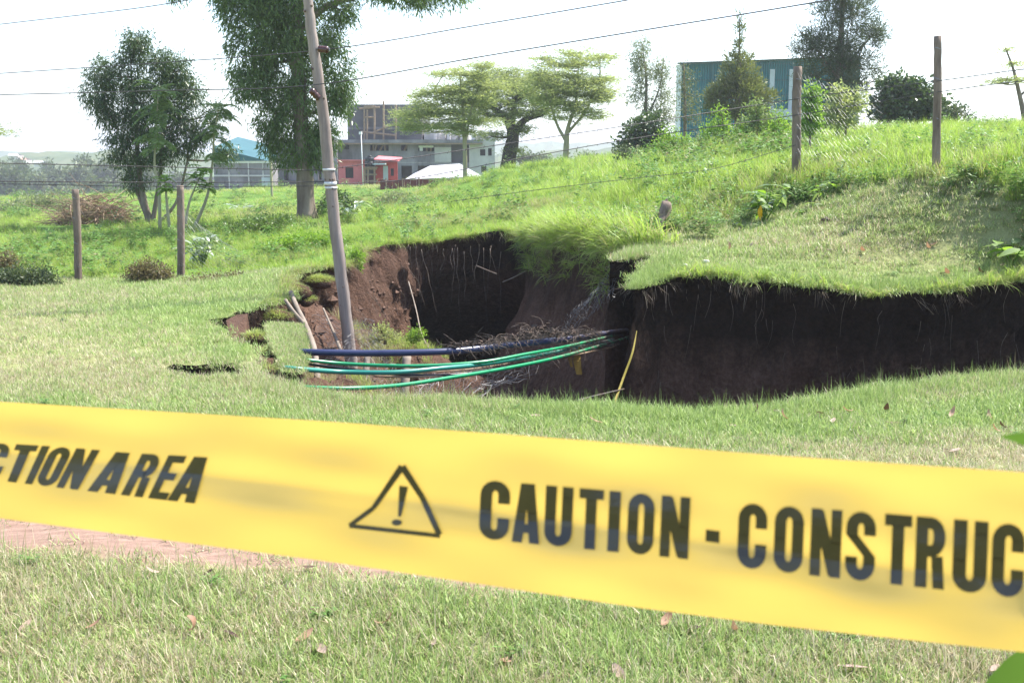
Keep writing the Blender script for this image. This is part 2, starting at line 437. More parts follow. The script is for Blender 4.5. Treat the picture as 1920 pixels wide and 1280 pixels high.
# smooth normals
_n = rimN.copy()
for _ in range(10): _n = (_n + np.roll(_n, 1, 0) + np.roll(_n, -1, 0)) / 3
_n /= np.linalg.norm(_n, axis=1)[:, None] + 1e-9
o1 = rim[:, 2].copy(); o2 = rim[:, 3].copy()
for _ in range(6):
    o1 = (o1 + np.roll(o1, 1) + np.roll(o1, -1)) / 3; o2 = (o2 + np.roll(o2, 1) + np.roll(o2, -1)) / 3
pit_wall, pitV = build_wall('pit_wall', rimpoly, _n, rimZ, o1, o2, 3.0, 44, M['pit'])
tag(pit_wall, kind='structure')
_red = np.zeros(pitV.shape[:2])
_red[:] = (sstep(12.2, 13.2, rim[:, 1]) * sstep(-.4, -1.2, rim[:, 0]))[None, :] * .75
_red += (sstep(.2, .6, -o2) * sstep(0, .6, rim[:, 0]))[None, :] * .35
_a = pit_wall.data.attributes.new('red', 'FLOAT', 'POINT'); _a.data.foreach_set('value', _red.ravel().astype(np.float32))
_cn = crack - crack.mean(0); _cn /= np.linalg.norm(_cn, axis=1)[:, None]
cw, _ = build_wall('crack_wall', crack, _cn * .3, crackZ, np.full(nc, -.02), np.full(nc, -.12), .45, 8, M['pit'], .03)
tag(cw, kind='structure')

FC = np.array([tuple(P(*q)) for q in [(700,640,15),(790,650,15),(840,662,15.5),(665,748,13.2),(740,747,12.2),(600,735,11),(560,705,10.4),(640,700,12),
   (620,650,13.5),(560,620,13.5),(590,580,15)]] + [(-.3,17,-2.3),(0,19.5,-2.6),(-.5,21,-2.6),(-.55,12.4,-1.75),(-.45,13.8,-2.0),(0,13,-2.0),(-.9,11.4,-1.5),(.4,11,-1.9),(.8,13.5,-1.3),(0,10,-1.9),(-1.5,9,-1.3),(1,9,-2.2),(3,9.5,-2.2),(5,9.5,-2.2),(7,9.5,-2.2),(.6,16,-2.0),(-2,20,-2.4),(-2.6,10.8,-.7),(-2.9,11.2,-.6)])
_FW = _tps_fit(FC)
fx, fy = np.meshgrid(np.arange(-3.8, 8.5, .09), np.arange(6.9, 22.5, .09))
sh = fx.shape; fx = fx.ravel(); fy = fy.ravel()
def floorZ(x, y):
    x = np.atleast_1d(np.asarray(x, float)); y = np.atleast_1d(np.asarray(y, float))
    return np.minimum(np.clip(_tps(x, y, FC, _FW), -2.9, -.3) + (fbm(x * 1.7, y * 1.7, 81, 5) - .5) * .5 + (fbm(x * 7, y * 7, 82, 3) - .5) * .16 - .06, H(x, y) - .25)
fz = floorZ(fx, fy)
ii = np.arange(len(fx)).reshape(sh)
ff = np.stack([ii[:-1, :-1], ii[:-1, 1:], ii[1:, 1:], ii[1:, :-1]], -1).reshape(-1, 4)
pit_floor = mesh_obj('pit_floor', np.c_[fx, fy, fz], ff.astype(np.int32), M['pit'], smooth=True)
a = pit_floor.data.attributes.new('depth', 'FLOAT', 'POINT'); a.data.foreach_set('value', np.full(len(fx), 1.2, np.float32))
tag(pit_floor, kind='structure')
def Fz(x, y): return float(floorZ([x], [y])[0])

# slumped turf block standing in the gap at the left end of the pit
BLK = [P(*q) for q in [(514,608,11.4),(552,611,11.6),(558,640,10.6),(561,668,9.8),(554,700,8.95),(546,700,8.9),(541,676,9.25),(526,645,10.0)]]
blk = resample([tuple(p) for p in BLK], .08); nb = len(blk)
ctr = blk.mean(0)
_k = np.arange(nb) * .08
blk[:, :2] += np.c_[fbm(_k * 5, _k * 0, 91) - .5, fbm(_k * 5, _k * 0 + 4, 92) - .5] * .1
rings = [blk * 0 + ctr + (0, 0, .02)]
verts = [ctr + (0, 0, .03)]; faces = []
for r_, dz in ((.35, .03), (.7, .02), (.93, .01), (1.0, -.015)):
    verts += list(ctr + (blk - ctr) * r_ + np.array((0, 0, dz)))
for dz, g in ((.1, .97), (.25, .99), (.5, 1.02), (.9, 1.1), (1.5, 1.2)):
    q = ctr + (blk - ctr) * (g + (fbm(_k * 4, _k * 0 + dz * 6, 95)[:, None] - .5) * .12); q[:, 2] = blk[:, 2] - dz; verts += list(q)
for k in range(nb): faces.append((0, 1 + k, 1 + (k + 1) % nb))
for r_ in range(8):
    for k in range(nb):
        a_ = 1 + r_ * nb + k; b_ = 1 + r_ * nb + (k + 1) % nb
        faces.append((a_, a_ + nb, b_ + nb, b_))
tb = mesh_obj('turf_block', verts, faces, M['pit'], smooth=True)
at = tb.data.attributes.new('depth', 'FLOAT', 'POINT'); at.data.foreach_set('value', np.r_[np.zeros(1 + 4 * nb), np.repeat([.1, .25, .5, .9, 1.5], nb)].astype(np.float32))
tag(tb, kind='structure')

# ------------------------------------------------------------------ grass (stuff): clumps instanced on scattered points
def mat_grass(name, g1, g2, s1, s2, trans=.42):
    m, nt, b, out = new_mat(name)
    r = N(nt, 'ShaderNodeAttribute', attribute_name='rnd').outputs['Fac']
    dry = N(nt, 'ShaderNodeAttribute', attribute_name='dry', attribute_type='INSTANCER').outputs['Fac']
    oi = N(nt, 'ShaderNodeObjectInfo').outputs['Random']
    r2 = math_n(nt, 'FRACT', math_n(nt, 'ADD', math_n(nt, 'MULTIPLY', r, 7.31), oi))
    fac = math_n(nt, 'MULTIPLY_ADD', math_n(nt, 'SUBTRACT', dry, r2), 5.0, .5, clamp=True)
    green = mixc(nt, r, g1, g2); straw = mixc(nt, r, s1, s2)
    col = mixc(nt, fac, green, straw)
    nt.links.new(col, b.inputs['Base Color']); b.inputs['Roughness'].default_value = .45; b.inputs['Specular IOR Level'].default_value = .4
    t = nt.nodes.new('ShaderNodeBsdfTranslucent'); nt.links.new(col, t.inputs[0])
    mx = nt.nodes.new('ShaderNodeMixShader'); mx.inputs[0].default_value = trans
    nt.links.new(b.outputs[0], mx.inputs[1]); nt.links.new(t.outputs[0], mx.inputs[2]); nt.links.new(mx.outputs[0], out.inputs[0])
    return m
STRAW1, STRAW2 = (.30, .235, .13), (.68, .60, .43)
M['lawn'] = mat_grass('lawn_blades', (.14, .225, .045), (.44, .56, .19), STRAW1, STRAW2)
M['tall'] = mat_grass('tall_grass_blades', (.21, .34, .04), (.42, .56, .095), (.28, .26, .10), (.42, .38, .20), .5)
M['weed'] = mat_grass('weed_leaves', (.09, .20, .035), (.21, .36, .08), (.22, .22, .08), (.30, .28, .14), .4)
M['root'] = mat_grass('dry_roots', (.10, .07, .05), (.22, .16, .11), STRAW1, STRAW2, .1)

def blades(rows):
    """rows: base(3), dir angle, lean, length, width, curve -> ribbons of 3 segments"""
    V = []; Fq = []; R = []
    for (bx_, by_, ang, lean, L, w, curl) in rows:
        n0 = len(V); d = Vector((math.cos(ang), math.sin(ang), 0)); side = Vector((-d.y, d.x, 0))
        p = Vector((bx_, by_, -.006)); a = lean; rr = random.random()
        for k in range(4):
            ww = w * (1, .9, .62, .06)[k] * .5
            V += [p - side * ww, p + side * ww]
            p = p + (d * math.sin(a) + Vector((0, 0, math.cos(a)))) * (L / 3); a += curl / 3
        for k in range(3):
            Fq.append((n0 + 2 * k, n0 + 2 * k + 1, n0 + 2 * k + 3, n0 + 2 * k + 2)); R.append(rr)
    return V, Fq, R
PROTO = {}
def proto(kind, i, V, Fq, R, mat):
    c = PROTO.setdefault(kind, bpy.data.collections.new('proto_' + kind))
    o = mesh_obj('%s_%02d' % (kind, i), [tuple(v) for v in V], Fq, mat, rnd=R, link=False); c.objects.link(o)
U = random.uniform
for i in range(6):       # short cropped lawn
    rows = []
    for k in range(60):
        r = .10 * math.sqrt(random.random()); a = U(0, 2 * PI)
        rows.append((r * math.cos(a), r * math.sin(a), U(0, 2 * PI), U(.25, 1.5), U(.02, .055), U(.0025, .0048), U(-.5, .9)))
    proto('short', i, *blades(rows), M['lawn'])
for i in range(6):       # longer foreground grass with thin stalks
    rows = []
    for k in range(34):
        r = .09 * math.sqrt(random.random()); a = U(0, 2 * PI)
        rows.append((r * math.cos(a), r * math.sin(a), U(0, 2 * PI), U(.1, 1.45), U(.03, .085), U(.0025, .005), U(-.5, 1.1)))
    for k in range(5):
        rows.append((U(-.06, .06), U(-.06, .06), U(0, 2 * PI), U(.05, .8), U(.08, .2), U(.0018, .0032), U(-.2, .8)))
    proto('long', i, *blades(rows), M['lawn'])
for i in range(5):       # tall field grass
    rows = []
    for k in range(60):
        r = .22 * math.sqrt(random.random()); a = U(0, 2 * PI)
        rows.append((r * math.cos(a), r * math.sin(a), U(0, 2 * PI), U(.05, .7), U(.16, .42), U(.006, .012), U(0, 1.3)))
    proto('tall', i, *blades(rows), M['tall'])
for i in range(5):       # tufts hanging over an edge (towards +x)
    rows = []
    for k in range(30):
        rows.append((U(-.06, .05), U(-.16, .16), U(-1.1, 1.1), U(.4, 1.35), U(.14, .55), U(.006, .013), U(.5, 1.9)))
    proto('hang', i, *blades(rows), M['tall'])
for i in range(5):       # fine roots under the turf
    rows = []
    for k in range(16):
        rows.append((U(-.02, .03), U(-.12, .12), U(-.5, .5), U(1.9, 2.8), U(.06, .26), U(.002, .004), U(-.4, .4)))
    proto('root', i, *blades(rows), M['root'])
def leafrow(V, Fq, R, base, d, up, L, W):
    n0 = len(V); s = d.cross(up).normalized(); rr = random.random()
    V += [base, base + d * L * .45 + s * W * .5 + up * L * .06, base + d * L, base + d * L * .45 - s * W * .5 + up * L * .06]
    Fq.append((n0, n0 + 1, n0 + 2, n0 + 3)); R.append(rr)
def rdir(z0=-.2, z1=.6):
    a = U(0, 2 * PI); z = U(z0, z1); h = math.sqrt(max(0, 1 - z * z)); return Vector((h * math.cos(a), h * math.sin(a), z))
for i in range(5):       # leafy weeds
    V = []; Fq = []; R = []
    for st in range(9):
        a = U(0, 2 * PI); r = U(0, .2); b = Vector((r * math.cos(a), r * math.sin(a), 0)); hgt = U(.12, .42); ln = rdir(-.1, .1) * U(0, .12)
        for k in range(9):
            t = U(.25, 1); leafrow(V, Fq, R, b + ln * t + Vector((0, 0, hgt * t)), rdir(-.3, .5), Vector((0, 0, 1)), U(.05, .10), U(.028, .055))
    proto('weed', i, V, Fq, R, M['weed'])

def scatter(name, kind, pts, label=None, rot=None, scl=None, dry=None):
    n = len(pts); me = bpy.data.meshes.new(name)
    me.vertices.add(n); me.vertices.foreach_set('co', np.asarray(pts, np.float32).ravel())
    k = len(PROTO[kind].objects)
    def add(nm, ty, arr, key='value'):
        a = me.attributes.new(nm, ty, 'POINT'); a.data.foreach_set(key, np.asarray(arr).ravel())
    add('idx', 'INT', RNG.integers(0, k, n).astype(np.int32))
    if rot is None:
        rot = np.c_[RNG.normal(0, .09, n), RNG.normal(0, .09, n), RNG.uniform(0, 2 * PI, n)]
    add('rot', 'FLOAT_VECTOR', rot.astype(np.float32), 'vector')
    if scl is None: scl = RNG.uniform(.75, 1.3, n)
    scl = np.asarray(scl); scl = np.repeat(scl[:, None], 3, 1) if scl.ndim == 1 else scl
    add('scl', 'FLOAT_VECTOR', scl.astype(np.float32), 'vector')
    add('dry', 'FLOAT', (np.zeros(n) if dry is None else dry).astype(np.float32))
    o = bpy.data.objects.new(name, me); SC.collection.objects.link(o)
    ng = bpy.data.node_groups.new('scatter_' + name, 'GeometryNodeTree')
    ng.interface.new_socket('Geometry', in_out='INPUT', socket_type='NodeSocketGeometry')
    ng.interface.new_socket('Geometry', in_out='OUTPUT', socket_type='NodeSocketGeometry')
    gi = ng.nodes.new('NodeGroupInput'); go = ng.nodes.new('NodeGroupOutput')
    ip = ng.nodes.new('GeometryNodeInstanceOnPoints'); ci = ng.nodes.new('GeometryNodeCollectionInfo')
    ci.inputs['Collection'].default_value = PROTO[kind]; ci.inputs['Separate Children'].default_value = True; ci.inputs['Reset Children'].default_value = True
    def na(nm, ty):
        a = ng.nodes.new('GeometryNodeInputNamedAttribute'); a.data_type = ty; a.inputs['Name'].default_value = nm; return a.outputs['Attribute']
    L = ng.links.new
    L(gi.outputs[0], ip.inputs['Points']); L(ci.outputs[0], ip.inputs['Instance']); ip.inputs['Pick Instance'].default_value = True
    L(na('idx', 'INT'), ip.inputs['Instance Index']); L(na('rot', 'FLOAT_VECTOR'), ip.inputs['Rotation']); L(na('scl', 'FLOAT_VECTOR'), ip.inputs['Scale'])
    L(ip.outputs[0], go.inputs[0])
    md = o.modifiers.new('scatter', 'NODES'); md.node_group = ng
    tag(o, label, 'grass', kind='stuff')
    return o

def rand_area(x0, x1, y0, y1, dens):
    n = int((x1 - x0) * (y1 - y0) * dens)
    return RNG.uniform(x0, x1, n), RNG.uniform(y0, y1, n)
def vis(x, y, marg=1.3): return np.abs(x) < .50 * y + marg
def off_rim(x, y):
    return ~(inside(rimpoly, x, y) | inside(crack, x, y))
# lawn, in distance bands
LP = []; LS = []
for (y0, y1, dens, sc) in ((2.6, 5.2, 620, 1.0), (5.2, 8.5, 480, 1.05), (8.5, 12, 150, 1.2), (12, 18.2, 200, 1.5)):
    x, y = rand_area(-9.5, 8.2, y0, y1, dens)
    k = vis(x, y) & off_rim(x, y) & (in_field(x, y) < .25)
    k &= RNG.random(len(x)) > soilmap(x, y) * .985
    k &= RNG.random(len(x)) > .35 * sstep(.5, .7, fbm(x * 3, y * 3, 15))
    x, y = x[k], y[k]
    LP.append(np.c_[x, y]); LS.append(np.full(len(x), sc))
LP = np.r_[tuple(LP)]; LS = np.concatenate(LS)
LZ = H(LP[:, 0], LP[:, 1]); LD = drymap(LP[:, 0], LP[:, 1])
lush = 1 - LD
scatter('lawn_grass', 'short', np.c_[LP, LZ], 'short sun-dried lawn grass around the collapsed pit', scl=LS * RNG.uniform(.7, 1.25, len(LS)) * (.75 + .5 * lush), dry=LD)
# rougher, longer grass in the foreground strip and along the edges
x, y = rand_area(-3.4, 3.4, 2.6, 4.9, 150)
k = vis(x, y) & (RNG.random(len(x)) > soilmap(x, y) * .97); x, y = x[k], y[k]
scatter('foreground_grass', 'long', np.c_[x, y, H(x, y)], 'longer mixed green and straw grass below the caution tape', scl=RNG.uniform(.6, 1.15, len(x)), dry=np.clip(drymap(x, y) + .12, 0, 1))
_d = RNG.uniform(.03, .35, 9000); _i = RNG.integers(0, nr, 9000)
ex = rimpoly[_i, 0] + _n[_i, 0] * _d; ey = rimpoly[_i, 1] + _n[_i, 1] * _d
k = off_rim(ex, ey) & (in_field(ex, ey) < .3) & (ex < 7); ex, ey = ex[k], ey[k]
scatter('rim_grass', 'long', np.c_[ex, ey, H(ex, ey)], 'green grass growing along the broken rim', scl=RNG.uniform(.5, 1.0, len(ex)) * np.where((ex < -1.6) & (ey > 8.3), .45, 1.0), dry=np.clip(drymap(ex, ey) - .15, 0, 1))
# grass on the slumped block
tt = RNG.random(1500); a_ = RNG.integers(0, nb, 1500)
bp_ = ctr + (blk[a_] - ctr) * np.sqrt(tt)[:, None]
scatter('turf_block_grass', 'short', bp_ + (0, 0, .015), 'green grass on the slumped turf block', scl=RNG.uniform(.8, 1.3, 1500), dry=np.full(1500, .3))

# field beyond the fence
FP = []; FS = []
for (x0, x1, y0, y1, dens, sc) in ((-11, 11, 9.5, 17, 34, .62), (-13, 14, 17, 25, 24, .75), (-24, 24, 25, 45, 7, 1.15), (-50, 50, 45, 95, 1.5, 2.2)):
    x, y = rand_area(x0, x1, y0, y1, dens)
    k = vis(x, y, 2.5) & off_rim(x, y) & (in_field(x, y) > .05) & (((x + 11.8) / 1.3) ** 2 + ((y - 30.6) / 1.6) ** 2 > 1); x, y = x[k], y[k]
    FP.append(np.c_[x, y]); FS.append(np.full(len(x), sc))
FP = np.r_[tuple(FP)]; FS = np.concatenate(FS)
hill = sstep(.5, 3, FP[:, 0])
fd = np.clip(.12 + .5 * sstep(.5, .75, fbm(FP[:, 0] * .25, FP[:, 1] * .25, 45)) + .12 * sstep(-3, -8, FP[:, 0]), 0, 1)
scl_ = FS * RNG.uniform(.6, 1.2, len(FS)) * (.62 + .5 * hill)
scl_ = np.c_[scl_, scl_, scl_ / np.maximum(1, FS) ** .95]
scatter('field_grass', 'tall', np.c_[FP, H(FP[:, 0], FP[:, 1])], 'tall bright green grass on the bank beyond the fence', scl=scl_, dry=fd)
k = (RNG.random(len(FP)) < .20 * sstep(.45, .65, fbm(FP[:, 0] * .6, FP[:, 1] * .6, 46)) + .03)
W_ = FP[k]; ws = FS[k]
scatter('field_weeds', 'weed', np.c_[W_, H(W_[:, 0], W_[:, 1])], 'leafy green weeds among the field grass', scl=ws ** .5 * RNG.uniform(.6, 1.3, len(W_)), dry=np.clip(fd[k] * .6, 0, 1))
# low leafy weeds at the foot of the bank
x, y = rand_area(1.2, 8.5, 8, 16.5, 60)
k = (np.abs(in_field(x, y) + .12) < .42) & vis(x, y) & off_rim(x, y) & (RNG.random(len(x)) < .25 + .75 * sstep(.35, .6, fbm(x * 1.5, y * 1.5, 48))); x, y = x[k], y[k]
scatter('bank_weeds', 'weed', np.c_[x, y, H(x, y)], 'low leafy weeds at the foot of the grassy bank', scl=RNG.uniform(.35, .8, len(x)), dry=np.full(len(x), .12))
# hanging grass: long at the fence embankment, short elsewhere
_inward = np.arctan2(-_n[:, 1], -_n[:, 0])
def hang(name, sel, dens, s0, s1, dry, label, kind='hang', dz=0):
    idx = np.where(sel)[0]; n = int(len(idx) * .06 * dens); i = RNG.choice(idx, n)
    off = RNG.uniform(-.02, .10, n)
    p = np.c_[rimpoly[i] + _n[i] * off[:, None], rimZ[i] + dz]
    if kind == 'hang': p[:, 2] = H(p[:, 0], p[:, 1]) + dz
    rot = np.c_[RNG.normal(0, .15, n), RNG.normal(0, .15, n), _inward[i] + RNG.normal(0, .6, n)]
    scatter(name, kind, p, label, rot=rot, scl=RNG.uniform(s0, s1, n), dry=np.full(n, dry) + RNG.uniform(-.15, .15, n))
rx, ry = rimpoly[:, 0], rimpoly[:, 1]
emb = (rx > .05) & (ry > 13.15) & (ry < 19.6)
hang('embankment_grass', emb, 22, .45, .9, .22, 'long grass hanging over the pit from the fence embankment')
for rr_ in (.12, .35):
    idx = np.where(emb)[0]; n = 160; i = RNG.choice(idx, n); p = rimpoly[i] + _n[i] * (rr_ + RNG.uniform(-.1, .15, n))[:, None]
    kk = off_rim(p[:, 0], p[:, 1]); p = p[kk]; i = i[kk]
    scatter('embankment_tufts', 'hang', np.c_[p, H(p[:, 0], p[:, 1])], 'leaning grass tufts on the embankment behind the pit', rot=np.c_[RNG.normal(0, .15, len(p)), RNG.normal(-.3, .15, len(p)), _inward[i] + RNG.normal(0, .5, len(p))], scl=RNG.uniform(.7, 1.2, len(p)), dry=RNG.uniform(.0, .3, len(p)))
_i = RNG.choice(np.where(emb)[0], 150); _k = (1 + 11 * RNG.random(150) ** 2.2).astype(int)
_p = pitV[_k, _i] - np.c_[_n[_i], np.zeros(150)] * .01
scatter('embankment_face_grass', 'hang', _p, 'shaded grass hanging down the face of the fence embankment', rot=np.c_[RNG.normal(0, .2, 150), RNG.normal(.45, .3, 150), _inward[_i] + RNG.normal(0, .8, 150)], scl=RNG.uniform(.45, .95, 150), dry=np.clip(RNG.normal(.28, .2, 150), 0, 1))
slump = (rx < -1.9) & (ry > 12.6) & (ry < 18.5)
hang('slump_grass', slump, 26, .2, .6, .6, 'straw coloured grass hanging down the slumped left bank')
rlip = (rx > .9) & (ry > 10) & (ry < 13.1) & (rx < 7)
hang('lip_grass', rlip & (rx > 1.6), 34, .15, .62, .3, 'grass fringe hanging from the undercut lawn edge')
hang('back_rim_grass', (rx > -2.2) & (rx < .3) & (ry > 18), 26, .3, .6, .3, 'ragged grass along the back rim of the pit')
hang('turf_roots', rlip | ((rx > -2.9) & (rx < .3) & (ry > 15)), 5, .3, 1.2, .1, 'fine roots hanging out of the cut soil', kind='root', dz=-.03)
left_ = (rx < -1.7) & (ry > 8) & (ry < 13)
hang('crack_roots', left_, 22, .3, .8, .4, 'straw and roots along the cracked left rim', kind='root', dz=-.02)
# grass and debris down in the pit
def pit_patch(name, kind, ctrs, n, s0, s1, dry, label):
    p = []
    for (px, py, d, r) in ctrs:
        c = P(px, py, d); m = n // len(ctrs)
        q = np.c_[RNG.normal(c.x, r, m), RNG.normal(c.y, r * 1.3, m)]; p.append(q)
    p = np.r_[tuple(p)]; k = inside(rimpoly, p[:, 0], p[:, 1]); p = p[k]
    scatter(name, kind, np.c_[p, floorZ(p[:, 0], p[:, 1])], label, scl=RNG.uniform(s0, s1, len(p)), dry=np.clip(RNG.normal(dry, .2, len(p)), 0, 1))
pit_patch('pit_grass', 'tall', [(740,645,15,.28),(800,655,15.2,.2),(730,748,11.9,.2)], 110, .25, .55, .4, 'clods of grass fallen onto the pit floor')
pit_patch('pit_straw', 'tall', [(700,745,12.4,.35),(640,700,12.4,.4),(700,640,15,.3),(830,750,11.6,.3)], 120, .3, .6, .95, 'dry straw and roots fallen into the pit')

x, y = rand_area(2.2, 9.5, 19, 31, 6)
k = (np.abs(x / y - .19) < .085) & (RNG.random(len(x)) < sstep(.35, .6, fbm(x * .8, y * .8, 49))); x, y = x[k], y[k]
scatter('crest_weeds', 'weed', np.c_[x, y, H(x, y)], 'tall bright leafy weeds along the crest of the bank', scl=np.c_[RNG.uniform(.9, 1.6, len(x)), RNG.uniform(.9, 1.6, len(x)), RNG.uniform(.8, 1.8, len(x))], dry=np.clip(RNG.normal(.2, .15, len(x)), 0, 1))

x, y = rand_area(-8, 7, 2.8, 14, 4)
k = vis(x, y) & off_rim(x, y) & (in_field(x, y) < 0) & (soilmap(x, y) < .2) & (RNG.random(len(x)) < .15 + .85 * sstep(.45, .7, fbm(x * 1.3, y * 1.3, 52))); x, y = x[k], y[k]
scatter('lawn_weeds', 'weed', np.c_[x, y, H(x, y)], 'small broad-leaved weeds scattered in the lawn', scl=np.c_[RNG.uniform(.18, .36, len(x)), RNG.uniform(.18, .36, len(x)), RNG.uniform(.08, .15, len(x))], dry=np.clip(RNG.normal(.25, .25, len(x)), 0, 1))

idx = np.where(emb)[0]; i = RNG.choice(idx, 70); p = rimpoly[i] + _n[i] * RNG.uniform(.0, 1.0, 70)[:, None]; k = off_rim(p[:, 0], p[:, 1]); p = p[k]
scatter('embankment_weeds', 'weed', np.c_[p, H(p[:, 0], p[:, 1])], 'leafy weeds among the embankment grass', scl=RNG.uniform(.5, 1.0, len(p)), dry=np.clip(RNG.normal(.35, .25, len(p)), 0, 1))

# ------------------------------------------------------------------ far hills and woods
M['hill'] = mat_noise('wooded_hill', (.025, .045, .02), (.07, .10, .04), .05, .95, 0, c3=(.11, .12, .06))
def hills(name, d, prof, amp, seed):
    xs = np.linspace(-d * .95, d * .95, 240); V = []; Fq = []
    px = xs / d * F + 960
    top = np.interp(px, [a for a, _ in prof], [CAMZ + (310 - b) / F * d for _, b in prof]) + (fbm(xs * 14 / d, xs * 0, seed, 5) - .5) * amp + (fbm(xs * 110 / d, xs * 0, seed + 3, 3) - .5) * amp * .4
    for k, (dy, f) in enumerate(((-.10, -.15), (-.06, .35), (-.03, .72), (0, 1), (.08, .9), (.2, 0))):
        for i in range(240):
            z = top[i] * f + (hash2(np.int64(i), np.int64(k), seed) - .5) * amp * .35 * (0 < f < 1)
            V.append((xs[i], d * (1 + dy), z))
    for k in range(5):
        for i in range(239):
            a = k * 240 + i; Fq.append((a, a + 1, a + 241, a + 240))
    return tag(mesh_obj(name, V, Fq, M['hill'], smooth=False), kind='structure')
hills('hills', 480, [(-1200, 300), (0, 296), (150, 288), (350, 290), (520, 286), (700, 292), (1000, 282), (1150, 276), (1300, 290), (3000, 300)], 6, 5)
hills('hills', 1000, [(-1200, 300), (100, 283), (400, 290), (900, 272), (1150, 268), (1400, 280), (3000, 290)], 12, 9)

# ------------------------------------------------------------------ trees
def leaf_quads(base, dirs, L, W, curl=.12):
    n = len(base); d = dirs / (np.linalg.norm(dirs, axis=1)[:, None] + 1e-9)
    rv = RNG.normal(0, 1, (n, 3)); s = np.cross(d, rv); s /= np.linalg.norm(s, axis=1)[:, None] + 1e-9
    u = np.cross(s, d)
    L = L[:, None]; W = W[:, None]
    m = base + d * L * .45 + u * L * curl
    V = np.stack([base, m + s * W * .5, base + d * L, m - s * W * .5], 1).reshape(-1, 3)
    return V, np.arange(4 * n, dtype=np.int32).reshape(n, 4)
LEAF = {   # leaves per spray, spread xyz, outward, up, random, length, width
 'euc':   (9, (.16, .16, .16), .45, -.85, .55, (.10, .17), (.020, .030)),
 'acac':  (12, (.34, .34, .06), .75, .12, .75, (.10, .24), (.018, .032)),
 'casu':  (12, (.20, .20, .24), .55, .25, .65, (.18, .38), (.018, .03)),
 'cyp':   (12, (.16, .16, .14), .95, .45, .45, (.14, .30), (.03, .05)),
 'broad': (9, (.20, .20, .18), .5, -.15, .8, (.12, .2), (.07, .11)),
 'small': (10, (.14, .14, .14), .6, .1, .8, (.06, .11), (.03, .05)),
 'airy':  (9, (.22, .22, .26), .4, -.4, .7, (.10, .18), (.022, .034)),
 'far':   (8, (.5, .5, .45), .5, .1, .9, (.35, .7), (.16, .3))}
def crown_mesh(name, blobs, d, kind, dens, mat, parent, size=1.0, gap=.0, flat=1.0, depth=1.0):
    n, spread, wo, wu, wr, LR, WR = LEAF[kind]
    B = []; D = []
    for (px, py, rx, ry) in blobs:
        c = np.array(P(px, py, d)); ax = rx * d / F; az = ry * d / F
        m = max(4, int(dens * rx * ry / 100.0))
        q = RNG.normal(0, 1, (m, 3)); q /= np.linalg.norm(q, axis=1)[:, None]
        rad = RNG.random(m) ** .42 * (1 + RNG.normal(0, .42 if kind == 'acac' else .1, m)); p = q * rad[:, None]
        if gap:
            g = fbm(p[:, 0] * 2.0 + px * .1, p[:, 2] * 2.0 + py * .1, 5, 2) + .3 * vnoise(p[:, 1] * 2.5, p[:, 0] * 2.5, 8)
            keep = g > np.quantile(g, gap); p = p[keep]; q = q[keep]
        B.append(c + p * np.array((ax, ax * depth, az * (.75 if kind == 'acac' else 1)))); D.append(q)
    B = np.r_[tuple(B)]; D = np.r_[tuple(D)]; m = len(B)
    base = np.repeat(B, n, 0) + RNG.normal(0, .6, (m * n, 3)) * np.array(spread) * size
    dirs = np.repeat(D, n, 0) * wo * np.array((1, 1, flat)) + np.array((0, 0, wu)) + RNG.normal(0, 1, (m * n, 3)) * wr * np.array((1, 1, flat))
    V, Fq = leaf_quads(base, dirs, RNG.uniform(*LR, m * n) * size, RNG.uniform(*WR, m * n) * size)
    rnd = np.clip(np.repeat(RNG.uniform(0, .7, m), n) + RNG.uniform(0, .3, m * n), 0, 1)
    return mesh_obj(name, V, Fq, mat, parent, rnd=rnd), B
def tree(name, label, trunks, d, blobs, kind, dens, lmat, bmat, group=None, size=1.0, gap=.0, flat=1.0, depth=1.0, twigs=3, limb_r=.05, cat='tree'):
    """trunks: list of [(px,py,r_metres),...] from the ground up"""
    b0 = P(trunks[0][0][0], trunks[0][0][1], d); base = Vector((b0.x, b0.y, Hz(b0.x, b0.y) - .05))
    e = empty(name, base, label, cat, group)
    tops = []
    mb = MB()
    for ti, tr in enumerate(trunks):
        pts = [P(a, b, d) for a, b, r in tr]
        if pts[0].z > base.z and ti == 0: pts[0] = Vector((pts[0].x, pts[0].y, base.z))
        rr = [r for a, b, r in tr]
        sm = catmull(pts, 5); rs = [np.interp(i / (len(sm) - 1), np.linspace(0, 1, len(rr)), rr) for i in range(len(sm))]
        if ti == 0 and rr[0] > .06: rs[0] *= 1.35; rs[1] *= 1.1
        mb.tube(sm, rs, 10 if rr[0] > .08 else 6, wob=.06); tops += sm[len(sm) // 4:]
    for (px, py, rx, ry) in blobs:
        c = P(px, py, d); rad = rx * d / F
        src = min(tops, key=lambda p: (p - c).length + max(0, p.z - c.z) * 1.5)
        mid = src.lerp(c, .5) + Vector((0, 0, -.08 * (c - src).length))
        l = catmull([src, mid, c], 4); mb.tube(l, [limb_r * (1 - .7 * i / (len(l) - 1)) for i in range(len(l))], 5)
        for k in range(twigs):
            q = c + Vector((U(-1, 1) * rad, U(-1, 1) * rad * depth, U(-.6, .9) * ry * d / F)) * .75
            s = l[random.randint(3, len(l) - 1)]
            l2 = catmull([s, s.lerp(q, .5) + Vector((U(-.1, .1), U(-.1, .1), .05)), q], 3); mb.tube(l2, [limb_r * .4 * (1 - .75 * i / (len(l2) - 1)) for i in range(len(l2))], 4)
    mb.build('trunk', bmat, e, True)
    crown_mesh('crown', blobs, d, kind, dens, lmat, e, size, gap, flat, depth)
    return e
M['euc_leaf'] = mat_leaf('gum_leaves', (.035, .075, .018), (.16, .24, .055), .32, .4, .5)
M['euc_dark'] = mat_leaf('dark_gum_leaves', (.024, .055, .018), (.10, .155, .048), .25, .4, .5)
